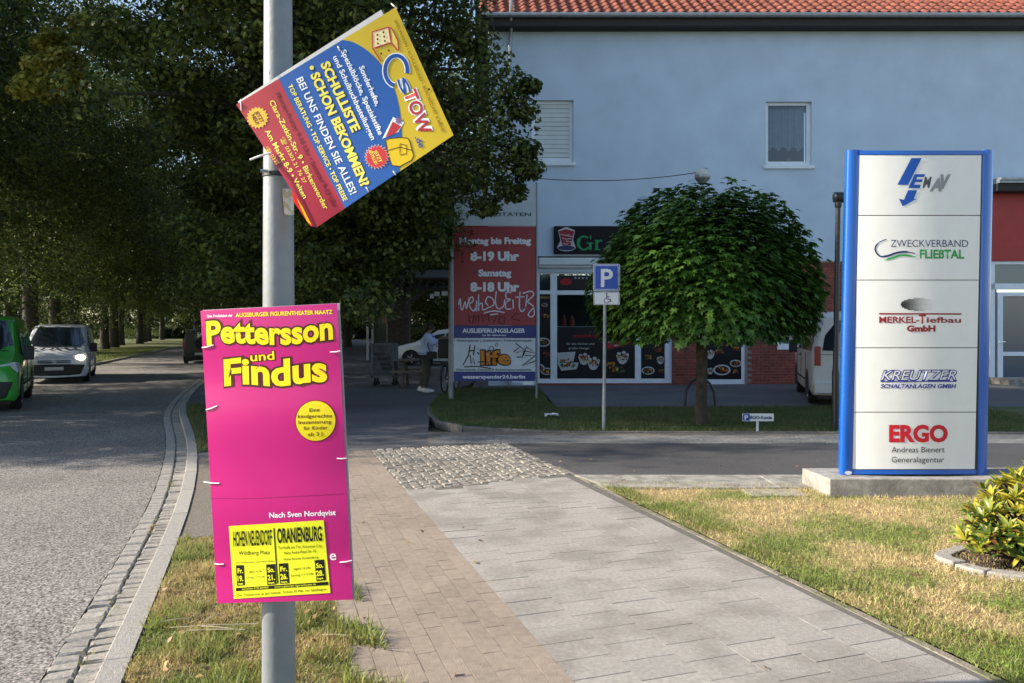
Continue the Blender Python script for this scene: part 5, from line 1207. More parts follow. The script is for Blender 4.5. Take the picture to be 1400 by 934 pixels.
# fingers of both hands closing on the handlebar
for hx, hy, hz in ((.44, -.18, 1.40), (.50, .15, 1.35)):
    vs, es, rs = [(hx - .01, hy, hz), (hx + .045, hy, hz)], [(0, 1)], [.028, .03]
    for k, L_ in enumerate((.055, .065, .06, .048)):
        b_ = len(vs); y = hy - .033 + k * .022; vs += [(hx + .075, y, hz + .004), (hx + .075 + L_ * .7, y, hz - .012), (hx + .085 + L_ * .6, y, hz - .012 - L_ * .5)]; es += [(1, b_), (b_, b_ + 1), (b_ + 1, b_ + 2)]; rs += [.010, .009, .008]
    b_ = len(vs); vs += [(hx + .03, hy - .035, hz + .01), (hx + .07, hy - .045, hz - .02)]; es += [(0, b_), (b_, b_ + 1)]; rs += [.012, .009]
    skin("hand", vs, es, rs, m_skin, pr)
skin("shirt", [(-.01, 0, .84), (0, 0, 1.0), (.01, 0, 1.14), (.02, 0, 1.28), (.03, 0, 1.42), (.05, 0, 1.485), (.03, -.18, 1.41), (.20, -.225, 1.22), (.34, -.195, 1.34), (.03, .18, 1.41), (.22, .195, 1.265), (.38, .165, 1.33)],
     [(0, 1), (1, 2), (2, 3), (3, 4), (4, 5), (4, 6), (6, 7), (7, 8), (4, 9), (9, 10), (10, 11)], [(.19, .21), (.185, .19), .165, .175, .14, .075, .088, .068, .058, .088, .068, .058], m_shirt, pr, 2)
skin("trousers", [(0, 0, .93), (0, -.09, .86), (.035, -.10, .50), (-.025, -.10, .13), (0, .09, .86), (-.03, .10, .50), (-.15, .11, .15)], [(0, 1), (1, 2), (2, 3), (0, 4), (4, 5), (5, 6)], [.16, .125, .095, .07, .125, .095, .07], m_trs, pr)
for ax, ay, h in ((-.03, -.10, 0), (-.17, .11, .01)):
    mb = MB(); mb.sphere((ax + .08, ay, .055 + h), (.155, .055, .05), 14, 8); mb.sphere((ax, ay, .085 + h), (.065, .05, .06), 10, 6); mb.build("shoe", m_shoe, pr, smooth=True) if False else None
    b_ = MB(); off_ = pr.location; b_.v = [(x + off_.x, y + off_.y, max(z, .002)) for x, y, z in mb.v]; b_.f = mb.f; b_.build("shoe", m_shoe, pr, smooth=True)
mb = MB(); o_ = pr.location; mb.sphere((o_.x + .075, o_.y, 1.665), (.11, .092, .115), 14, 10); mb.sphere((o_.x + .02, o_.y, 1.60), (.07, .075, .09), 10, 8); mb.build("hair", m_hair, pr, smooth=True)
mb = MB(); 
for s in (-1, 1): mb.sphere((o_.x + .185, o_.y + s * .03, 1.655), (.008, .012, .008), 8, 6)
mb.build("eyes", m_hair, pr); mb = MB(); mb.sphere((o_.x + .198, o_.y, 1.63), (.018, .012, .02), 8, 6)
for s in (-1, 1): mb.sphere((o_.x + .10, o_.y + s * .09, 1.64), (.018, .012, .03), 8, 6)
mb.build("nose_and_ears", m_skin, pr, smooth=True)
mb = MB(); mb.tube([(o_.x + .10, o_.y - .14, 1.43), (o_.x + .05, o_.y - .19, 1.2), (o_.x + .12, o_.y - .2, 1.02)], .014, 6); mb.cbox((o_.x + .16, o_.y - .21, .95), (.26, .07, .18), .2, .02); tag(mb.build("shoulder_bag", m_plastic), "dark shoulder bag slung across the light blue shirt of the person", "bag")

# ================================================================== BICYCLE
def bicycle(x, y, ang, label):
    r_ = root("bicycle", (x, y, 0), label, "bicycle"); M_ = Matrix.Rotation(ang, 3, 'Z'); L0 = Vector((x, y, 0))
    def T(p): return tuple(M_ @ Vector(p) + L0)
    def tb(ps, r, m, n, par=r_): b_ = MB(); b_.tube([T(p) for p in ps], r, 8); return b_.build(n, m, par, smooth=True)
    for wx in (-.52, .52):
        b_ = MB(); b_.tube([T((wx + .33 * math.cos(2 * math.pi * k / 24), 0, .35 + .33 * math.sin(2 * math.pi * k / 24))) for k in range(25)], .02, 6); w_ = b_.build("wheel", m_tyre, r_, smooth=True)
        b_ = MB(); 
        for k in range(10): a_ = math.pi * k / 5; b_.tube([T((wx, .01 * (-1) ** k, .35)), T((wx + .32 * math.cos(a_), 0, .35 + .32 * math.sin(a_)))], .003, 3)
        b_.build("spokes", m_rim, w_)
        tb([(wx + .37 * math.cos(R(a_)), 0, .35 + .37 * math.sin(R(a_))) for a_ in range(30, 171, 20)], .018, m_plastic, "mudguard")
    fr = m_blk
    b_ = MB()
    for ps in ([(-.52, 0, .35), (-.1, 0, .32)], [(-.52, 0, .35), (-.2, 0, .78)], [(-.1, 0, .32), (-.22, 0, .9)], [(-.1, 0, .32), (.36, 0, .78)], [(-.18, 0, .74), (.35, 0, .84)], [(.52, 0, .35), (.38, 0, .72), (.33, 0, .98)]): b_.tube([T(p) for p in ps], .02, 8)
    b_.build("frame", fr, r_, smooth=True)
    tb([(.25, -.30, 1.04), (.36, -.2, 1.06), (.34, 0, 1.0), (.36, .2, 1.06), (.25, .30, 1.04)], .014, m_rim, "handlebar")
    b_ = MB(); b_.sphere(T((-.24, 0, .94)), (.13, .13, .04), 12, 6); b_.build("saddle", m_plastic, r_, smooth=True)
    b_ = MB(); b_.tube([T((-.3, 0, .76)), T((-.75, 0, .76))], .05, 4); b_.build("carrier", m_plastic, r_)
    b_ = MB(); b_.lathe([(.09, -.01), (.09, .01)], T((-.1, 0, .32)), 12, 'y'); b_.build("crank", m_rim, r_); return r_
xx = G(606, 536); bicycle(xx[0] + .18, xx[1] + .15, R(78), "dark bicycle held by the person in the light blue shirt")
# child seat on its carrier
mb = MB(); q = (xx[0] + .0, xx[1] - .30, 0)
mb.cbox((q[0] + .06, q[1], .92), (.30, .30, .10), 0, .03); mb.cbox((q[0] + .06, q[1] - .14, 1.12), (.28, .06, .46), 0, .02); mb.cbox((q[0] - .08, q[1] + .05, 1.0), (.05, .24, .20), 0, .02); mb.cbox((q[0] + .2, q[1] + .05, 1.0), (.05, .24, .20), 0, .02)
tag(mb.build("child_seat", m_plastic, bevel=.02), "black child seat mounted on the back of the dark bicycle", "child seat")

# ================================================================== ROLL CAGE, PICNIC TABLE, SHELTER, PERGOLA
m_cage = mat("weathered_grey_metal", (.075, .085, .095), rough=.7, var=.4, scale=7, bump=.4, bscale=30)
Yc = G(520, 528)[1]; MC = flatmap(Yc)
wc = root("wheeled_container", G(524, 528), "tall grey wheeled metal container with four dark slots beside the picnic table", "container")
m = MB(); a0 = MC(507.5, 470); a1 = MC(540.5, 514); m.box((a0[0], Yc, a1[2]), (a1[0], Yc + .55, a0[2])); m.build("box", m_cage, wc, bevel=.015)
for k, (x, y) in enumerate(((519, 484), (522.5, 490.5), (527, 498), (529, 504))):
    m = MB(); m.prect(MC, x - 7, y - 1.9, x + 7, y + 1.9, .012, -.02); m.build("slot", m_plastic, wc)
m = MB()
for x in (509, 538): m.prect(MC, x - 1, 470, x + 1, 516, .03, 0)
m.prect(MC, 508, 469.3, 540.6, 471.2, .03, 0); m.prect(MC, 508, 513.6, 541, 516.4, .03, -.55); m.build("frame", mat("cage_frame", (.12, .13, .14), rough=.5, metal=.4), wc)
for x in (512, 538):
    for dy in (.06, .48):
        m = MB(); p_ = MC(x, 516); m.lathe([(.03, -.02), (.062, -.02), (.062, .02), (.03, .02)], (p_[0], Yc + dy, .062), 12, 'y'); m.cbox((p_[0], Yc + dy, .16), (.05, .05, .12)); m.build("caster", m_tyre, wc)
m_wood = mat("weathered_wood", (.14, .11, .08), rough=.85, var=.3, scale=12, bump=.4, rand=.15)
Yt = 20.6; MT = flatmap(Yt); pt = root("picnic_table", (MT(562, 0)[0], Yt, 0), "weathered wooden picnic table with benches between the container and the person", "table")
xl, xr = MT(540, 0)[0], MT(585, 0)[0]
for k in range(5): m = MB(); m.box((xl, Yt - .36 + k * .145, .72), (xr, Yt - .36 + k * .145 + .135, .765)); m.build("plank", m_wood, pt)
for s in (-.80, .66): m = MB(); m.box((xl, Yt + s, .42), (xr, Yt + s + .24, .465)); m.build("bench", m_wood, pt)
for x in (xl + .28, xr - .14):
    m = MB(); m.cyl((x, Yt - .55, 0), (x, Yt - .12, .72), .045, n=6); m.cyl((x, Yt + .55, 0), (x, Yt + .12, .72), .045, n=6); m.box((x - .03, Yt - .8, .35), (x + .03, Yt + .8, .42)); m.build("trestle", m_wood, pt)
Ys = 38.0; MS = flatmap(Ys); sh = root("bus_shelter", (MS(516, 0)[0], Ys, 0), "small bus shelter with a pale roof edge and a poster case, beyond the grey container", "shelter")
m_alu = mat("pale_aluminium", (.4, .42, .44), rough=.5, metal=.2)
for x in (502.5, 530.5):
    for dy in (0, 1.4): m = MB(); b_ = MS(x, 0); m.cyl((b_[0], Ys + dy, 0), (b_[0], Ys + dy, MS(x, 416)[2]), .055, n=8); m.build("post", m_alu, sh)
m = MB(); m.box((MS(500, 0)[0], Ys - .2, MS(0, 419)[2]), (MS(535, 0)[0], Ys + 1.7, MS(0, 414.5)[2])); m.build("roof", m_alu, sh)
m = MB(); m.box((MS(504, 0)[0], Ys + 1.35, .3), (MS(529, 0)[0], Ys + 1.37, 2.5)); m.build("rear_pane", mat("shelter_glass", (.05, .07, .06), rough=.1, var=.1), sh)
m = MB(); m.prect(MS, 522, 422, 531.5, 442, .06, 0); m.build("poster_case", mat("poster_faded", (.25, .28, .22), rough=.4, col2=(.4, .1, .08), c2scale=6), sh); 
m = MB(); m.box((MS(505, 0)[0], Ys + .8, .45), (MS(526, 0)[0], Ys + 1.1, .5)); m.build("bench", m_wood, sh)
Yg = 36.5; MGp = flatmap(Yg); pg = root("wooden_pergola", (MGp(570, 0)[0], Yg, 0), "dark wooden entrance canopy with slanting braces under the trees", "canopy")
m_dw = mat("dark_timber", (.06, .05, .045), rough=.9, var=.35, scale=6, bump=.4)
for x in (557, 616): m = MB(); p_ = MGp(x, 0); m.box((p_[0] - .09, Yg, 0), (p_[0] + .09, Yg + .18, MGp(x, 388)[2])); m.build("post", m_dw, pg)
for x in (545, 610): m = MB(); p_ = MGp(x, 0); m.box((p_[0] - .09, Yg + 3, 0), (p_[0] + .09, Yg + 3.18, MGp(x, 388)[2])); m.build("post", m_dw, pg)
m = MB(); m.prism([MGp(530, 396), MGp(556, 381), MGp(625, 379), MGp(625, 390), MGp(558, 391), MGp(540, 401)], (0, .25, 0)); m.build("front_beam", m_dw, pg)
m = MB(); m.prism([MGp(563, 414), MGp(561, 408), MGp(592, 386), MGp(600, 386)], (0, .15, 0)); m.build("brace", m_dw, pg)
m = MB(); a_ = MGp(527, 392); b_ = MGp(630, 382); m.prism([(a_[0], Yg - .5, b_[2]), (b_[0], Yg - .5, b_[2]), (b_[0], Yg + 4, b_[2] + .7), (a_[0], Yg + 4, b_[2] + .7)], (0, 0, .08)); m.build("roof", m_dw, pg)
for k in range(8): m = MB(); x = MGp(540 + k * 11, 0)[0]; m.box((x, Yg - .4, MGp(0, 391)[2] - .02), (x + .08, Yg + 4, MGp(0, 391)[2] + .12)); m.build("rafter", m_dw, pg)
m = MB(); m.box((MGp(528, 0)[0], Yg + .3, 0), (MGp(560, 0)[0], Yg + .4, 3.0)); m.build("side_screen", m_dw, pg)
m = MB(); 
for x0, x1, y0, y1 in ((588, 593, 402, 408), (594, 601, 399, 405), (604, 612, 398, 404)): m.prect(MGp, x0, y0, x1, y1, .05, 0)
m.build("notice", m_sw, pg)
# ================================================================== TREES
rng = np.random.default_rng(11)
m_bark = mat("bark", (.05, .042, .033), rough=.95, var=.4, scale=9, bump=.9, bscale=30)
m_lime = leaf_mat("lime_leaf", (.026, .048, .013), (.17, .205, .045), .46)
m_lime_sunlit = leaf_mat("lime_leaf_painted_sun", (.16, .18, .03), (.55, .48, .10), .45)  # sunlight painted into the leaf colour as bright yellow
m_maple = leaf_mat("maple_leaf", (.028, .075, .012), (.12, .24, .035), .32, .45)
def crown(name, centres, radii, per, size, m, parent, droop=.35):
    """leaves gathered in clumps round twig ends: centres (n,3), radii (n,)"""
    n = len(centres); k = per
    C_ = np.repeat(centres, k, 0); Rr = np.repeat(radii, k)
    d = rnd_unit(rng, n * k); rad = rng.random(n * k) ** .45
    P = C_ + d * (Rr * rad)[:, None] * np.array([1, 1, .62])
    nn = d * .5 + rnd_unit(rng, n * k) * .7 + np.array([0, 0, .6]); nn /= np.linalg.norm(nn, axis=1, keepdims=True)
    U = rnd_unit(rng, n * k) + d * .4 + np.array([0, 0, -droop]); U /= np.linalg.norm(U, axis=1, keepdims=True)
    S = size * (.7 + .6 * rng.random(n * k))
    return leaf_cloud(name, P, nn, U, S, LEAF, LEAF_T, m, parent)
def ellipsoid_clumps(n, c0, r, shell=.45, low=-.75):
    out = []
    while len(out) < n:
        d = rnd_unit(rng, 1)[0]
        if d[2] < low: continue
        q = rng.random() ** shell
        f = 1 + .16 * math.sin(d[0] * 5 + c0[0]) * math.cos(d[1] * 6 + 1) + .1 * math.sin(d[2] * 9 + d[0] * 3)
        out.append(np.array(c0) + d * np.array(r) * q * f)
    return np.array(out)
def trunk_mb(base, h, r, tips, r1=.35, lean=(0, 0)):
    mb = MB(); b = Vector(base); top = b + Vector((lean[0], lean[1], h))
    pts = [b + (top - b) * t + Vector((.06 * math.sin(t * 7), .05 * math.cos(t * 5), 0)) * (t > 0) for t in (0, .04, .12, .3, .5, .7, .85, 1)]
    rr = [r * 1.35, r * 1.12, r, r * .9, r * .75, r * .55, r * .38, r * .15]; mb.tube(pts, rr, 12)
    for tp in tips:
        tp = Vector(tp); t = random.uniform(.28, .85); a = b + (top - b) * t; rad = r * (1 - t) * .55 + .03
        mid = a.lerp(tp, .5) + Vector((random.uniform(-.6, .6), random.uniform(-.5, .5), random.uniform(.1, .8)))
        mb.tube([a, a.lerp(mid, .5) + Vector((0, 0, .1)), mid, mid.lerp(tp, .6), tp], [rad, rad * .8, rad * .6, rad * .35, .012], 6, False)
    return mb
def tree(loc, h, crad, cz, rz_, n, per, size, label, group, m=m_lime, r=.22, low=-.75, shell=.45, tips=26):
    t = root("lime_tree", (*loc, 0), label, "tree", group)
    C_ = ellipsoid_clumps(n, (loc[0], loc[1], cz), (crad, crad, rz_), shell, low)
    R_ = .45 + .55 * rng.random(n)
    crown("crown", C_, R_ * crad / 4.6, per, size, m, t)
    idx = rng.choice(n, tips, replace=False)
    trunk_mb((*loc, -.1), h * .82, r, [C_[i] for i in idx]).build("trunk", m_bark, t, smooth=60); return t
def again(src, loc, rot, sc, label, group=None):
    n = copy_tree(src); n.location = (*loc, 0); n.rotation_euler.z = rot; n.scale = (sc, sc, sc) if not isinstance(sc, tuple) else sc
    n['label'] = label; n['group'] = group or src['group']; return n
GL, GR_ = "lime trees along the far side of the road", "trees on the near side of the road"
# near tree: its trunk stands behind the pink poster
nt_ = root("lime_tree", (-4.05, 15.0, 0), "big dark lime tree behind the lamp post with branches over the billboard", "tree", GR_)
C1 = ellipsoid_clumps(300, (-4.2, 14.9, 8.0), (3.7, 3.6, 5.6), .42, -.78)
# the branches that hang over the billboard towards the shop
ex = []
for px, py, Y, r_ in ((650, 60, 14.2, .5), (672, 95, 14, .55), (700, 120, 14, .45), (690, 170, 13.8, .6), (712, 150, 14, .35), (655, 140, 14, .6), (660, 210, 13.8, .6), (700, 215, 13.8, .5), (722, 232, 13.7, .3), (718, 205, 13.8, .3), (636, 255, 13.8, .45), (680, 250, 13.8, .5), (700, 262, 13.8, .3), (630, 20, 14.3, .6), (646, -20, 14.5, .6), (578, 300, 14, .5), (585, 340, 14, .35), (600, 240, 14, .7), (560, 330, 14.3, .7), (500, 360, 14.5, .6), (450, 330, 14.2, .7), (410, 350, 15.5, .8), (540, 370, 15.5, .6), (480, 390, 15.5, .6), (500, 420, 17, .5), (350, 330, 15.5, .8), (300, 350, 16, .8), (330, 390, 16, .7), (270, 300, 16, .8), (560, 300, 16, .8), (580, 100, 14, .8), (590, 180, 14, .8), (724, 118, 14, .22), (664, 283, 13.9, .3),
                      (560, 250, 14.3, .8), (540, 180, 14.3, .9), (520, 300, 14.3, .8), (470, 250, 14.3, .8), (600, 50, 14.3, .8), (430, 390, 14.5, .5), (640, 180, 14.4, .7), (560, 20, 14.3, .8), (610, 140, 14.6, .8), (520, 90, 14.5, .9), (580, 290, 14.8, .7),
                      (340, 130, 13.0, .35), (330, 178, 13.0, .38), (350, 110, 13.0, .3), (310, 190, 13.2, .3), (410, 60, 13.4, .7), (430, 20, 13.4, .7)):
    ex.append((*W(px, py, Y), r_))
for _ in range(85):
    px, py = random.uniform(395, 590), random.uniform(230, 425)
    if px > 520 and py > 370: py -= 70
    ex.append((*W(px, py, random.uniform(12.9, 17)), random.uniform(.35, .7)))
for _ in range(30): ex.append((*W(random.uniform(240, 380), random.uniform(180, 410), random.uniform(13.5, 18)), random.uniform(.4, .7)))
ex = np.array(ex)
C1 = C1[(C1[:, 0] / C1[:, 1] * F + 700 < 640)]
CC = np.vstack([C1, ex[:, :3]]); RRr = np.concatenate([.5 + .45 * rng.random(len(C1)), ex[:, 3] * 1.12])
crown("crown", CC, RRr, 330, .105, m_lime, nt_)
trunk_mb((-4.05, 15.0, -.1), 9.5, .30, [tuple(v) for v in ex[:24, :3]] + [tuple(C1[i]) for i in rng.choice(len(C1), 18, replace=False)]).build("trunk", m_bark, nt_, smooth=60)

# proto for the road side row
def pos(s, t): return ST(s, t)[:2]
tA = tree(pos(23, -10.2), 18, 6.4, 9.9, 8.2, 520, 190, .125, "leafy lime tree nearest to the camera on the far side of the road", GL, r=.32, low=-.92)
tB = tree(pos(32, -10.0), 17.5, 6.3, 9.7, 8.0, 520, 190, .125, "tall lime tree on the far side of the road, just beyond the vans", GL, r=.30, low=-.92)
words = ["third", "fourth", "fifth", "sixth", "seventh", "eighth", "ninth", "tenth", "eleventh", "twelfth", "thirteenth"]
k = 0
for i, s in enumerate((41, 49, 57, 65, 73, 81, 90, 99, 109, 120)):
    again((tA, tB)[i % 2], pos(s, -10.6 - (s - 40) * .045 - (i % 3) * .4), random.uniform(0, 6.28), random.uniform(.95, 1.1), f"{words[i]} lime tree from the camera in the row across the road", GL)
# sunlit clumps on one of them: bright yellow leaf colour stands in for sun
yt = tA
ye = np.array([W(px, py, Y) for px, py, Y in ((60, 90, 14.6), (90, 80, 14.7), (45, 115, 14.6), (75, 50, 14.8), (110, 30, 14.9), (100, 100, 14.8), (28, 125, 14.6), (60, 60, 14.9), (80, 110, 14.7))])
crown("painted_sunlit_leaves", ye, np.array([.42, .36, .34, .28, .22, .30, .24, .25, .36]), 420, .115, m_lime_sunlit, yt)
# dark trees on the near side beyond the crossing, and the wood behind
near = [(27, 1.6, .85), (38, .6, .9), (47, 3.2, 1.05), (58, 1.4, 1.0), (70, 2.6, 1.0), (84, 1.5, 1.05), (100, 2.2, 1.0)]
for i, (s, t, sc) in enumerate(near):
    again((tB, tA)[i % 2], pos(s, t), random.uniform(0, 6.28), sc, f"dark lime tree between road and pavement, {['second', 'third', 'fourth', 'fifth', 'sixth', 'seventh', 'eighth'][i]} from the camera", GR_)
    for ch in GRC if False else []: pass
GW = "dark trees of the wood behind"
labs = []
wood = [(44, 14.5), (49, 8.5), (54, 10), (62, 15), (66, 7), (78, 11), (92, 8)]
for i, (s, t) in enumerate(wood):
    again((tA, tB)[i % 2], pos(s, t), random.uniform(0, 6.28), random.uniform(.95, 1.15), f"{(['second'] + words)[i - 1] if i else 'first'} dark tree from the camera in the wood behind the shop canopy", GW)
wood2 = [(60, -24), (75, -21), (92, -23), (110, -20), (112, -9), (118, -4), (122, 2)]
for i, (s, t) in enumerate(wood2):
    again((tB, tA)[i % 2], pos(s, t), random.uniform(0, 6.28), random.uniform(1.1, 1.25), f"{(['second'] + words)[i - 1] if i else 'first'} dark tree from the camera behind the far row of limes", "dark trees of the wood beyond the road")
again(tA, (-13.6, 10.9), 2.0, (.43, .42, .37), "small unseen bushy lime tree added to shade the left of the road", GL)  # out of view, added and kept low to shade the left of the road
# remove copies of the sunlit-coloured leaves
for o in list(bpy.data.objects):
    if o.name.startswith("painted_sunlit_leaves") and o.parent is not tA: bpy.data.objects.remove(o)
# tall unseen trees added left of the frame to throw the shade over the drive (they stand behind the row)
for i, (x, y, sc, lb) in enumerate(((-15.8, 13.4, (.76, .72, 1.08), "slender unseen lime tree added for shade, before the nearest one"), (-21, 17.0, (1.0, .8, .95), "tall unseen lime tree added for shade, left of the nearest one"),)):
    t_ = again(tA, (x, y), 1.0 + i, sc, lb, GL); t_.location = (x, y, 0)
# far wood closing the view
n = 34; C2 = np.array([[-105 + i * 5.0 + rng.normal() * 2, 128 + rng.normal() * 4, .2 + rng.random() ** 1.6 * 22] for i in range(n) for _ in range(11)])
wd = crown("distant_wood", C2, 3.2 + rng.random(len(C2)) * 1.5, 260, .7, leaf_mat("distant_leaf", (.02, .035, .012), (.05, .07, .02), .3), None); tag(wd, "far dark wood closing the end of the road", "wood", None, "stuff")
C3 = np.array([[-9 + i * 1.5 + rng.normal() * .5, 62 + rng.normal() * 2 + abs(i - 6), .3 + rng.random() * 6] for i in range(13) for _ in range(10)])
hd2 = crown("thicket", C3, 1.2 + rng.random(len(C3)) * .6, 260, .26, m_lime, None); tag(hd2, "dark thicket closing the view behind the bus shelter", "thicket", None, "stuff")
# hedge strip under the far trees (bright in gaps)
hc = np.array([list(pos(30 + i * 2.2, -16.5 + rng.normal() * .5)) + [.5 + rng.random() * 1.2] for i in range(46)])
hd = crown("hedge", hc, .8 + rng.random(46) * .4, 260, .12, leaf_mat("hedge_leaf", (.05, .10, .02), (.14, .19, .04), .4), None); tag(hd, "loose green hedge behind the trunks on the far side of the road", "hedge")

# ---------------- round maple
RTY = 12.0; rt = root("round_tree", G(960, 585), "small round headed maple with drooping leaves standing on the grass island", "tree")
rt.location = (960.5 * 0 + (960 - 700) / F * 12.35, 12.35, 0); cx0, cy0 = rt.location.x, rt.location.y; zc = W(0, 400, cy0)[2]
TM = flatmap(cy0); zt, zb = TM(0, 258)[2], TM(0, 482)[2]; RX = (1118 - 808) / 2 / F * cy0; xc = TM(964, 0)[0]
nL = 19000; th = rng.random(nL) * 2 * math.pi; ph = np.arccos(1 - rng.random(nL) * 1.45)       # from the top down past the equator
zm = zb + (zt - zb) * .36
def shape(ph, th, q=1.):
    cz_, sz_ = np.cos(ph), np.sin(ph)
    wob = 1 + .05 * np.sin(3 * th + 1) + .035 * np.sin(7 * th + 3 * ph) + .03 * np.sin(5 * ph + 2 * th) + .022 * np.sin(17 * th + 4 * ph) * np.sin(13 * ph)
    x = xc + RX * sz_ ** .85 * np.cos(th) * wob * q; y = cy0 + .1 + RX * .66 * sz_ ** .85 * np.sin(th) * wob * q
    z = np.where(cz_ > 0, zm + (zt - zm) * cz_ ** .95 * wob * q, zm + (zm - zb) * cz_ * 1.9 * q)
    return np.stack([x, y, z], 1)
q = 1 - .42 * rng.random(nL) ** 1.8 + np.where(rng.random(nL) < .03, .09 * rng.random(nL), 0)
P = shape(ph, th, q); P += rng.normal(size=P.shape) * .022
out = P - np.array([xc, cy0, zm - .5]); out /= np.linalg.norm(out, axis=1, keepdims=True)
nn = out * .75 + np.array([0, 0, .75]) + rng.normal(size=P.shape) * .22; nn /= np.linalg.norm(nn, axis=1, keepdims=True)
U = out * np.array([1, 1, .2]) + np.array([0, 0, -.55]) + rng.normal(size=P.shape) * .25; U /= np.linalg.norm(U, axis=1, keepdims=True)
MAP = [(0, -.42, 0), (.16, -.30, .02), (.50, -.26, -.03), (.30, -.02, .03), (.46, .22, -.05), (.16, .18, .03), (0, .62, -.10), (-.16, .18, .03), (-.46, .22, -.05), (-.30, -.02, .03), (-.50, -.26, -.03), (-.16, -.30, .02), (0, 0, .05)]
MT_ = [(12, i, (i + 1) % 12) for i in range(12)]
leaf_cloud("crown", P, nn, U, .13 * (.75 + .5 * rng.random(nL)), MAP, MT_, m_maple, rt)
tips = [tuple(shape(np.array([random.uniform(.3, 1.7)]), np.array([random.uniform(0, 6.28)]), .72)[0]) for _ in range(26)]
mb = MB(); b0 = Vector((cx0 - .02, cy0, -.05)); hz = zb + .55
mb.tube([b0, b0 + Vector((0, 0, .1)), b0 + Vector((.01, 0, .6)), Vector((cx0, cy0, hz))], [.125, .105, .095, .10], 12)
for tp in tips: tp = Vector(tp); a = Vector((cx0, cy0, hz - .05)); mb.tube([a, a.lerp(tp, .4) + Vector((0, 0, .12)), tp], [.04, .025, .008], 5, False)
mb.build("trunk", m_bark, rt, smooth=60)

# ---------------- yellow green bush on the lawn in its stone ring
by = root("rhododendron_bush", (3.72, 5.05, 0), "yellow green leafy bush in a ring of stones on the dry lawn", "bush")
bc = np.array([3.72, 5.05, 0])
sites = []
for _ in range(270):
    a_ = rng.random() * 6.283; e_ = math.asin(rng.random() ** .8); rr_ = .68 * (.75 + .25 * rng.random()); hh = .52 + .28 * max(0, math.cos(a_) * .9)
    sites.append((bc[0] + rr_ * math.cos(e_) * math.cos(a_), bc[1] + rr_ * .6 * math.cos(e_) * math.sin(a_), .07 + hh * math.sin(e_) * (.9 + .2 * rng.random()), a_, e_))
m_bl = [mat("bush_leaf_" + n, col, rough=.4, var=.25, scale=25, transl=.4, rand=.15) for n, col in (("yellow", (.52, .45, .05)), ("light_green", (.28, .33, .05)), ("green", (.07, .14, .025)), ("brown", (.16, .08, .03)))]
def leafmesh(name, m):
    pts = [(0, 0, 0), (.09, .16, .02), (.125, .42, .035), (.10, .7, .02), (0, 1, -.06), (-.10, .7, .02), (-.125, .42, .035), (-.09, .16, .02), (0, .16, -.01), (0, .42, 0), (0, .7, -.01)]
    me = bpy.data.meshes.new(name); me.from_pydata(pts, [], [(0, 1, 8), (1, 2, 9, 8), (2, 3, 10, 9), (3, 4, 10), (10, 4, 5), (9, 10, 5, 6), (8, 9, 6, 7), (0, 8, 7)]); me.materials.append(m); return me
lms = [leafmesh("leaf", m_) for m_ in m_bl]; cnt = 0; rest = {}
sites.sort(key=lambda s_: s_[1])
st_mb = MB()
for (x, y, z, a_, e_) in sites:
    ax = Vector((math.cos(a_) * math.cos(e_) * .7, math.sin(a_) * math.cos(e_) * .7, .45 + math.sin(e_))).normalized()
    c0_ = Vector((x, y, z)); st_mb.tube([(bc[0] + (x - bc[0]) * .15, bc[1] + (y - bc[1]) * .15, .0), (bc[0] + (x - bc[0]) * .6, bc[1] + (y - bc[1]) * .6, z * .45), c0_], [.012, .009, .006], 5)
    top_ = z > .35
    for k in range(9):
        az = k * 2.4 + a_; u = ax.orthogonal().normalized(); u.rotate(Matrix.Rotation(az, 3, ax).to_quaternion())
        spread = .55 + .09 * k; dr = (ax * math.cos(spread) + u * math.sin(spread)).normalized(); nrm = (ax - dr * ax.dot(dr)).normalized()
        L_ = random.uniform(.07, .12); side = dr.cross(nrm)
        Mx = Matrix((side, dr, nrm)).transposed().to_4x4()
        ci = random.choices((0, 1, 2, 3), (6, 4, 1.5, .6) if top_ else (3, 4.5, 3.5, .8))[0]
        if cnt < 290 and x < 3.75:
            o = bpy.data.objects.new("leaf", lms[ci]); COL.objects.link(o); o.parent = by; Mx.translation = c0_ - by.location; o.matrix_local = Mx @ Matrix.Scale(L_, 4); cnt += 1
        else:
            v_, f_ = [v.co for v in lms[ci].vertices], [tuple(p.vertices) for p in lms[ci].polygons]; M4 = Matrix.Translation(c0_) @ Mx.to_3x3().to_4x4() @ Matrix.Scale(L_, 4)
            rest.setdefault(ci, MB()).add([M4 @ v for v in v_], f_)
for ci, mb in rest.items(): mb.build("foliage", m_bl[ci], by, kind='stuff', recalc=False)
st_mb.build("stems", m_bark, by)
sheet_m = mat("bark_mulch", (.05, .03, .02), rough=.95, var=.5, scale=40, bump=1, bscale=60)
ang = [2 * math.pi * i / 28 for i in range(28)]
mb = MB(); mb.add([(3.72 + .70 * math.cos(a), 5.05 + .36 * math.sin(a), .012) for a in ang], [tuple(range(28))]); tag(mb.build("mulch_bed", sheet_m, recalc=False), "dark mulch under the yellow green bush", None, None, "structure")
rg = root("stone_ring", (3.72, 5.05, 0), "oval ring of pale granite edging stones round the bush", "edging")
for i in range(15):
    a0 = 2 * math.pi * (i + .03) / 15; a1 = 2 * math.pi * (i + .97) / 15; mb = MB(); P_ = []
    h = .03 + random.uniform(-.008, .01)
    for a in np.linspace(a0, a1, 4): P_.append((3.72 + .68 * math.cos(a) * (1 + .02 * math.sin(a * 9)), 5.05 + .34 * math.sin(a), h))
    for a in np.linspace(a1, a0, 4): P_.append((3.72 + .79 * math.cos(a) * (1 + .02 * math.sin(a * 7)), 5.05 + .43 * math.sin(a), h))
    mb.prism(P_, (0, 0, -.1)); mb.build("edging_stone", m_kerbst, rg, bevel=.01)

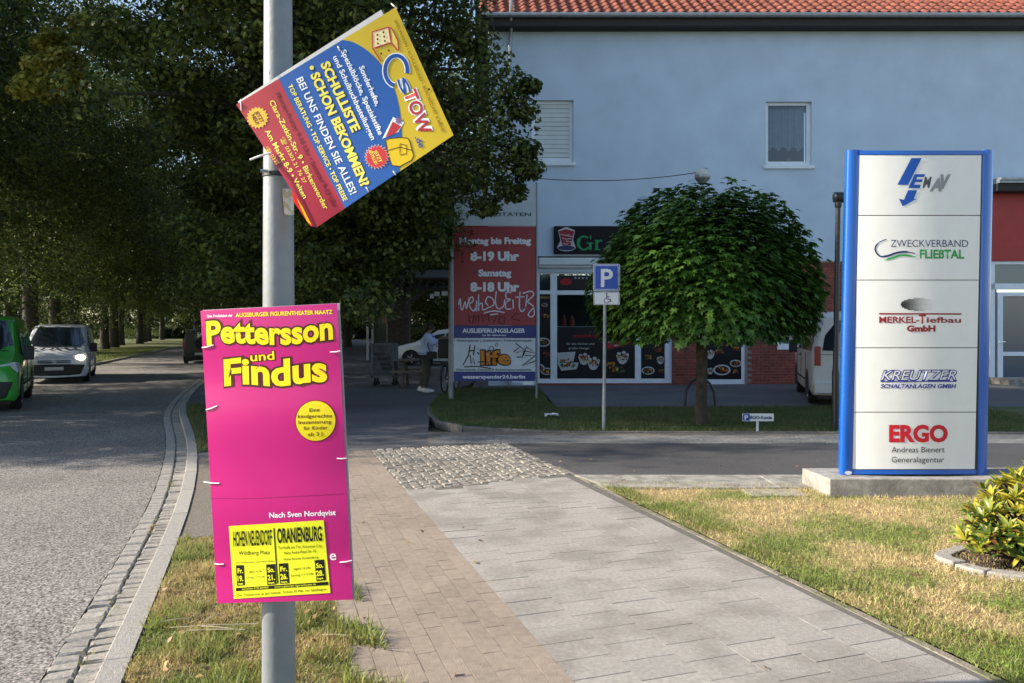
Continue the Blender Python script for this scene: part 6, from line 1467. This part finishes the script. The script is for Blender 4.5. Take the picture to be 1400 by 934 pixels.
# ================================================================== GRASS
def inside(poly, x, y):
    r_ = np.zeros(len(x), bool); n = len(poly); j = n - 1
    for i in range(n):
        xi, yi, xj, yj = poly[i][0], poly[i][1], poly[j][0], poly[j][1]
        c_ = ((yi > y) != (yj > y)) & (x < (xj - xi) * (y - yi) / (yj - yi + 1e-12) + xi); r_ ^= c_; j = i
    return r_
def grass_mat(name, a, b, scale, lo, hi, transl=.3, seed=0.):
    m = bpy.data.materials.new(name); m.use_nodes = True; nt = m.node_tree; p = nt.nodes["Principled BSDF"]; L = nt.links.new
    geo = N(nt, "ShaderNodeNewGeometry"); n = N(nt, "ShaderNodeTexNoise"); n.inputs['Scale'].default_value = scale; n.inputs['Detail'].default_value = 5; L(geo.outputs['Position'], n.inputs['Vector'])
    ad = N(nt, "ShaderNodeMath", operation='MULTIPLY_ADD'); ad.inputs[1].default_value = .16; L(geo.outputs['Random Per Island'], ad.inputs[0]); L(n.outputs[0], ad.inputs[2])
    r = N(nt, "ShaderNodeMapRange"); r.inputs[1].default_value = lo + .08; r.inputs[2].default_value = hi + .08; L(ad.outputs[0], r.inputs[0])
    mx = N(nt, "ShaderNodeMix", data_type='RGBA'); L(r.outputs[0], mx.inputs[0]); mx.inputs[6].default_value = (*a, 1); mx.inputs[7].default_value = (*b, 1)
    v = N(nt, "ShaderNodeMapRange"); v.inputs[3].default_value = .65; v.inputs[4].default_value = 1.35; L(geo.outputs['Random Per Island'], v.inputs[0])
    vm = N(nt, "ShaderNodeVectorMath", operation='SCALE'); L(mx.outputs[2], vm.inputs[0]); L(v.outputs[0], vm.inputs['Scale']); L(vm.outputs[0], p.inputs['Base Color']); p.inputs['Roughness'].default_value = .6
    tr = N(nt, "ShaderNodeBsdfTranslucent"); L(vm.outputs[0], tr.inputs[0]); ms = N(nt, "ShaderNodeMixShader"); ms.inputs[0].default_value = transl
    L(p.outputs[0], ms.inputs[1]); L(tr.outputs[0], ms.inputs[2]); L(ms.outputs[0], nt.nodes["Material Output"].inputs[0]); return m
BL_ = [(-.5, 0, 0), (.5, 0, 0), (.28, .55, .12), (0, 1, .42), (-.28, .55, .12)]
def blades(name, poly, n, h0, h1, wd, m, label, clump=0., z=0., wfun=None, tuft=None):
    P_ = np.array([p[:2] for p in poly]); lo, hi = P_.min(0), P_.max(0); xs = []; 
    x = rng.uniform(lo[0], hi[0], n * 3); y = rng.uniform(lo[1], hi[1], n * 3)
    if wfun is not None: k = rng.random(len(x)) < wfun(x, y); x, y = x[k], y[k]
    k = inside([tuple(p) for p in P_], x, y); x, y = x[k][:n], y[k][:n]; n = len(x)
    C_ = np.stack([x, y, np.full(n, z)], 1); U = np.stack([rng.normal(size=n) * .5, rng.normal(size=n) * .5, np.ones(n)], 1); U /= np.linalg.norm(U, axis=1, keepdims=True)
    a = rng.random(n) * 6.283; Nn = np.stack([np.cos(a), np.sin(a), np.zeros(n)], 1); Nn -= U * (Nn * U).sum(1, keepdims=True); Nn /= np.linalg.norm(Nn, axis=1, keepdims=True)
    h = h0 + (h1 - h0) * rng.random(n) ** 1.6
    if tuft is not None: h *= tuft(x, y)
    V = np.cross(Nn, U); T = np.array(BL_)
    co = C_[:, None] + wd * T[None, :, 0:1] * V[:, None] + h[:, None, None] * (T[None, :, 1:2] * U[:, None] + T[None, :, 2:3] * Nn[:, None])
    me = bpy.data.meshes.new(name); k = 5; me.vertices.add(n * k); me.vertices.foreach_set('co', co.astype(np.float32).ravel())
    t = np.array([(0, 1, 2), (0, 2, 4), (4, 2, 3)]); idx = (np.arange(n)[:, None, None] * k + t[None]).reshape(-1)
    me.loops.add(n * 9); me.loops.foreach_set('vertex_index', idx.astype(np.int32)); me.polygons.add(n * 3); me.polygons.foreach_set('loop_start', np.arange(0, n * 9, 3, dtype=np.int32)); me.update(calc_edges=True); me.validate()
    o = meshobj(name, me, m); tag(o, label, None, None, 'stuff'); return o
g_lawn = grass_mat("dry_lawn_blades", (.58, .46, .23), (.19, .26, .045), 1.3, .48, .58, .35)
def near_w(x, y): return np.clip(7.5 / (y + .5) ** 1.4, .05, 1)
LW = [(0.9, 2.6), (ST(7.0, GR1 + .19)[0], 7.36), (5.6, 7.36), (5.6, 2.6)]
LW = [ST(1.8, GR1 + .09)[:2], ST(7.06, GR1 + .17)[:2], (6.2, yb0 - .02), (6.2, 2.4), (2.6, 2.4)]
blades("dry_grass", LW, 120000, .012, .042, .006, g_lawn, "patchy straw and green grass of the sunlit lawn", wfun=near_w)
# taller green along the edging
g_edge = grass_mat("edge_blades", (.14, .20, .04), (.24, .27, .06), 2.5, .4, .6, .35)
LE = [ST(1.8, GR1 + .07)[:2], ST(6.9, GR1 + .15)[:2], ST(6.9, GR1 + .32)[:2], ST(4.5, GR1 + .5)[:2], ST(1.8, GR1 + .62)[:2]]
blades("edge_grass", LE, 16000, .02, .06, .006, g_edge, "greener longer grass along the lawn edging", wfun=lambda x, y: .15 + .85 * (np.sin(x * 5.1 + y * 3.3) * np.sin(y * 7 - x * 2) > -.1))
g_verge = grass_mat("verge_blades", (.48, .38, .17), (.24, .28, .07), 2.2, .42, .56, .4)
VG = [ST(2.2, -.6)[:2], ST(6.15, -.6)[:2], ST(6.15, TAN0 - .03)[:2], ST(2.2, TAN0 + .05)[:2]]
blades("verge_grass", VG, 60000, .015, .06, .006, g_verge, "dry and green grass of the verge at the foot of the lamp post", z=-.008, tuft=lambda x, y: .6 + .7 * (np.sin(x * 9) * np.sin(y * 8) > .1))
TF = [ST(3.2, .34)[:2], ST(5.0, .34)[:2], ST(5.0, .52)[:2], ST(3.2, .60)[:2]]
blades("path_edge_grass", TF, 2600, .03, .11, .008, grass_mat("tuft_blades", (.20, .26, .05), (.30, .30, .08), 3, .4, .6), "longer weeds growing over the edge of the brick path", wfun=lambda x, y: (np.sin(y * 11 + x * 4) > .25) * 1.)
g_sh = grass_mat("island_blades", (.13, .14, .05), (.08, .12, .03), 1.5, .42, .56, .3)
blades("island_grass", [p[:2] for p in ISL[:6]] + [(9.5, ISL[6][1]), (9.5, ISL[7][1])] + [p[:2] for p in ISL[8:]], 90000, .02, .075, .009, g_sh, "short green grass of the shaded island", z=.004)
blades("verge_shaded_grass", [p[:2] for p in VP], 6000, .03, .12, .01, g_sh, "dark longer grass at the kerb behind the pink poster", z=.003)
# grass in the gutter joints
blades("gutter_weeds", [*[ST(q, kt(q) - .29)[:2] for q in (3, 6, 8, 9.5)], *[ST(q, kt(q) - .22)[:2] for q in (9.5, 8, 6, 3)]], 4200, .012, .05, .007, g_verge, "weeds growing in the joint between the gutter setts", z=ROADZ, wfun=lambda x, y: (np.sin(y * 5.3) * np.sin(y * 2.1 + 1) > .2) * 1.)
blades("path_joint_weeds", [ST(2.8, TAN1 - .012)[:2], ST(9.6, TAN1 - .012)[:2], ST(9.6, TAN1 + .012)[:2], ST(2.8, TAN1 + .012)[:2]], 1500, .004, .016, .005, g_verge, "tiny weeds in the joint between brick path and slabs", wfun=lambda x, y: (np.sin(y * 4.3) * np.sin(y * 11.1 + 1) > .1) * 1.)
# far lawn across the road
blades("far_lawn_grass", [ST(22, -7.6)[:2], ST(70, -7.6)[:2], ST(70, -16)[:2], ST(22, -16)[:2]], 60000, .04, .10, .03, grass_mat("far_blades", (.12, .17, .03), (.20, .22, .06), .5, .4, .6), "sunlit lawn strip under the lime trees")
# fallen leaves and twigs
n = 700; 
x = np.concatenate([rng.uniform(-2.2, -.2, 400), rng.uniform(-2.4, 5, 300)]); y = np.concatenate([rng.uniform(3.2, 6.5, 400), rng.uniform(3.2, 9, 300)])
P = np.stack([x, y, np.full(n, .012)], 1); s_ = -.3187 * x + .9479 * y; t_ = .9479 * x + .3187 * y
k = (s_ < 9.5) & (((t_ > -.58) & (t_ < .40)) | ((t_ > 3.2)) | (rng.random(n) < .05)) & (t_ > -.9); P[:, 2] = np.where(t_ < -.62, ROADZ + .012, np.where((t_ > .42) & (t_ < 3.1), .008, .03)); P = P[k]
nn = rng.normal(size=P.shape) * .35 + np.array([0, 0, 1]); nn /= np.linalg.norm(nn, axis=1, keepdims=True)
o = leaf_cloud("fallen_leaves", P, nn, rnd_unit(rng, len(P)), .022 + .03 * rng.random(len(P)) ** 2, LEAF, LEAF_T, leaf_mat("dead_leaf", (.16, .07, .03), (.42, .28, .13), .2)); tag(o, "small dead leaves scattered on verge and paths", None, None, 'stuff')
mb = MB()
for (px, py, ang_, L_) in ((232, 858, .1, .45), (270, 856, -.2, .2), (220, 850, .3, .15), (280, 849, 1.2, .12), (440, 868, -.1, .14), (255, 862, .02, .3)):
    q_ = G(px, py, .03); mb.tube([q_, (q_[0] + L_ / 2 * math.cos(ang_), q_[1] + L_ / 2 * math.sin(ang_), .035), (q_[0] + L_ * math.cos(ang_), q_[1] + L_ * math.sin(ang_) + .01, .028)], .003, 5)
tag(mb.build("dry_twigs", mat("straw", (.5, .42, .28), rough=.8)), "pale dry stalks lying on the verge left of the lamp post", None, None, 'stuff')
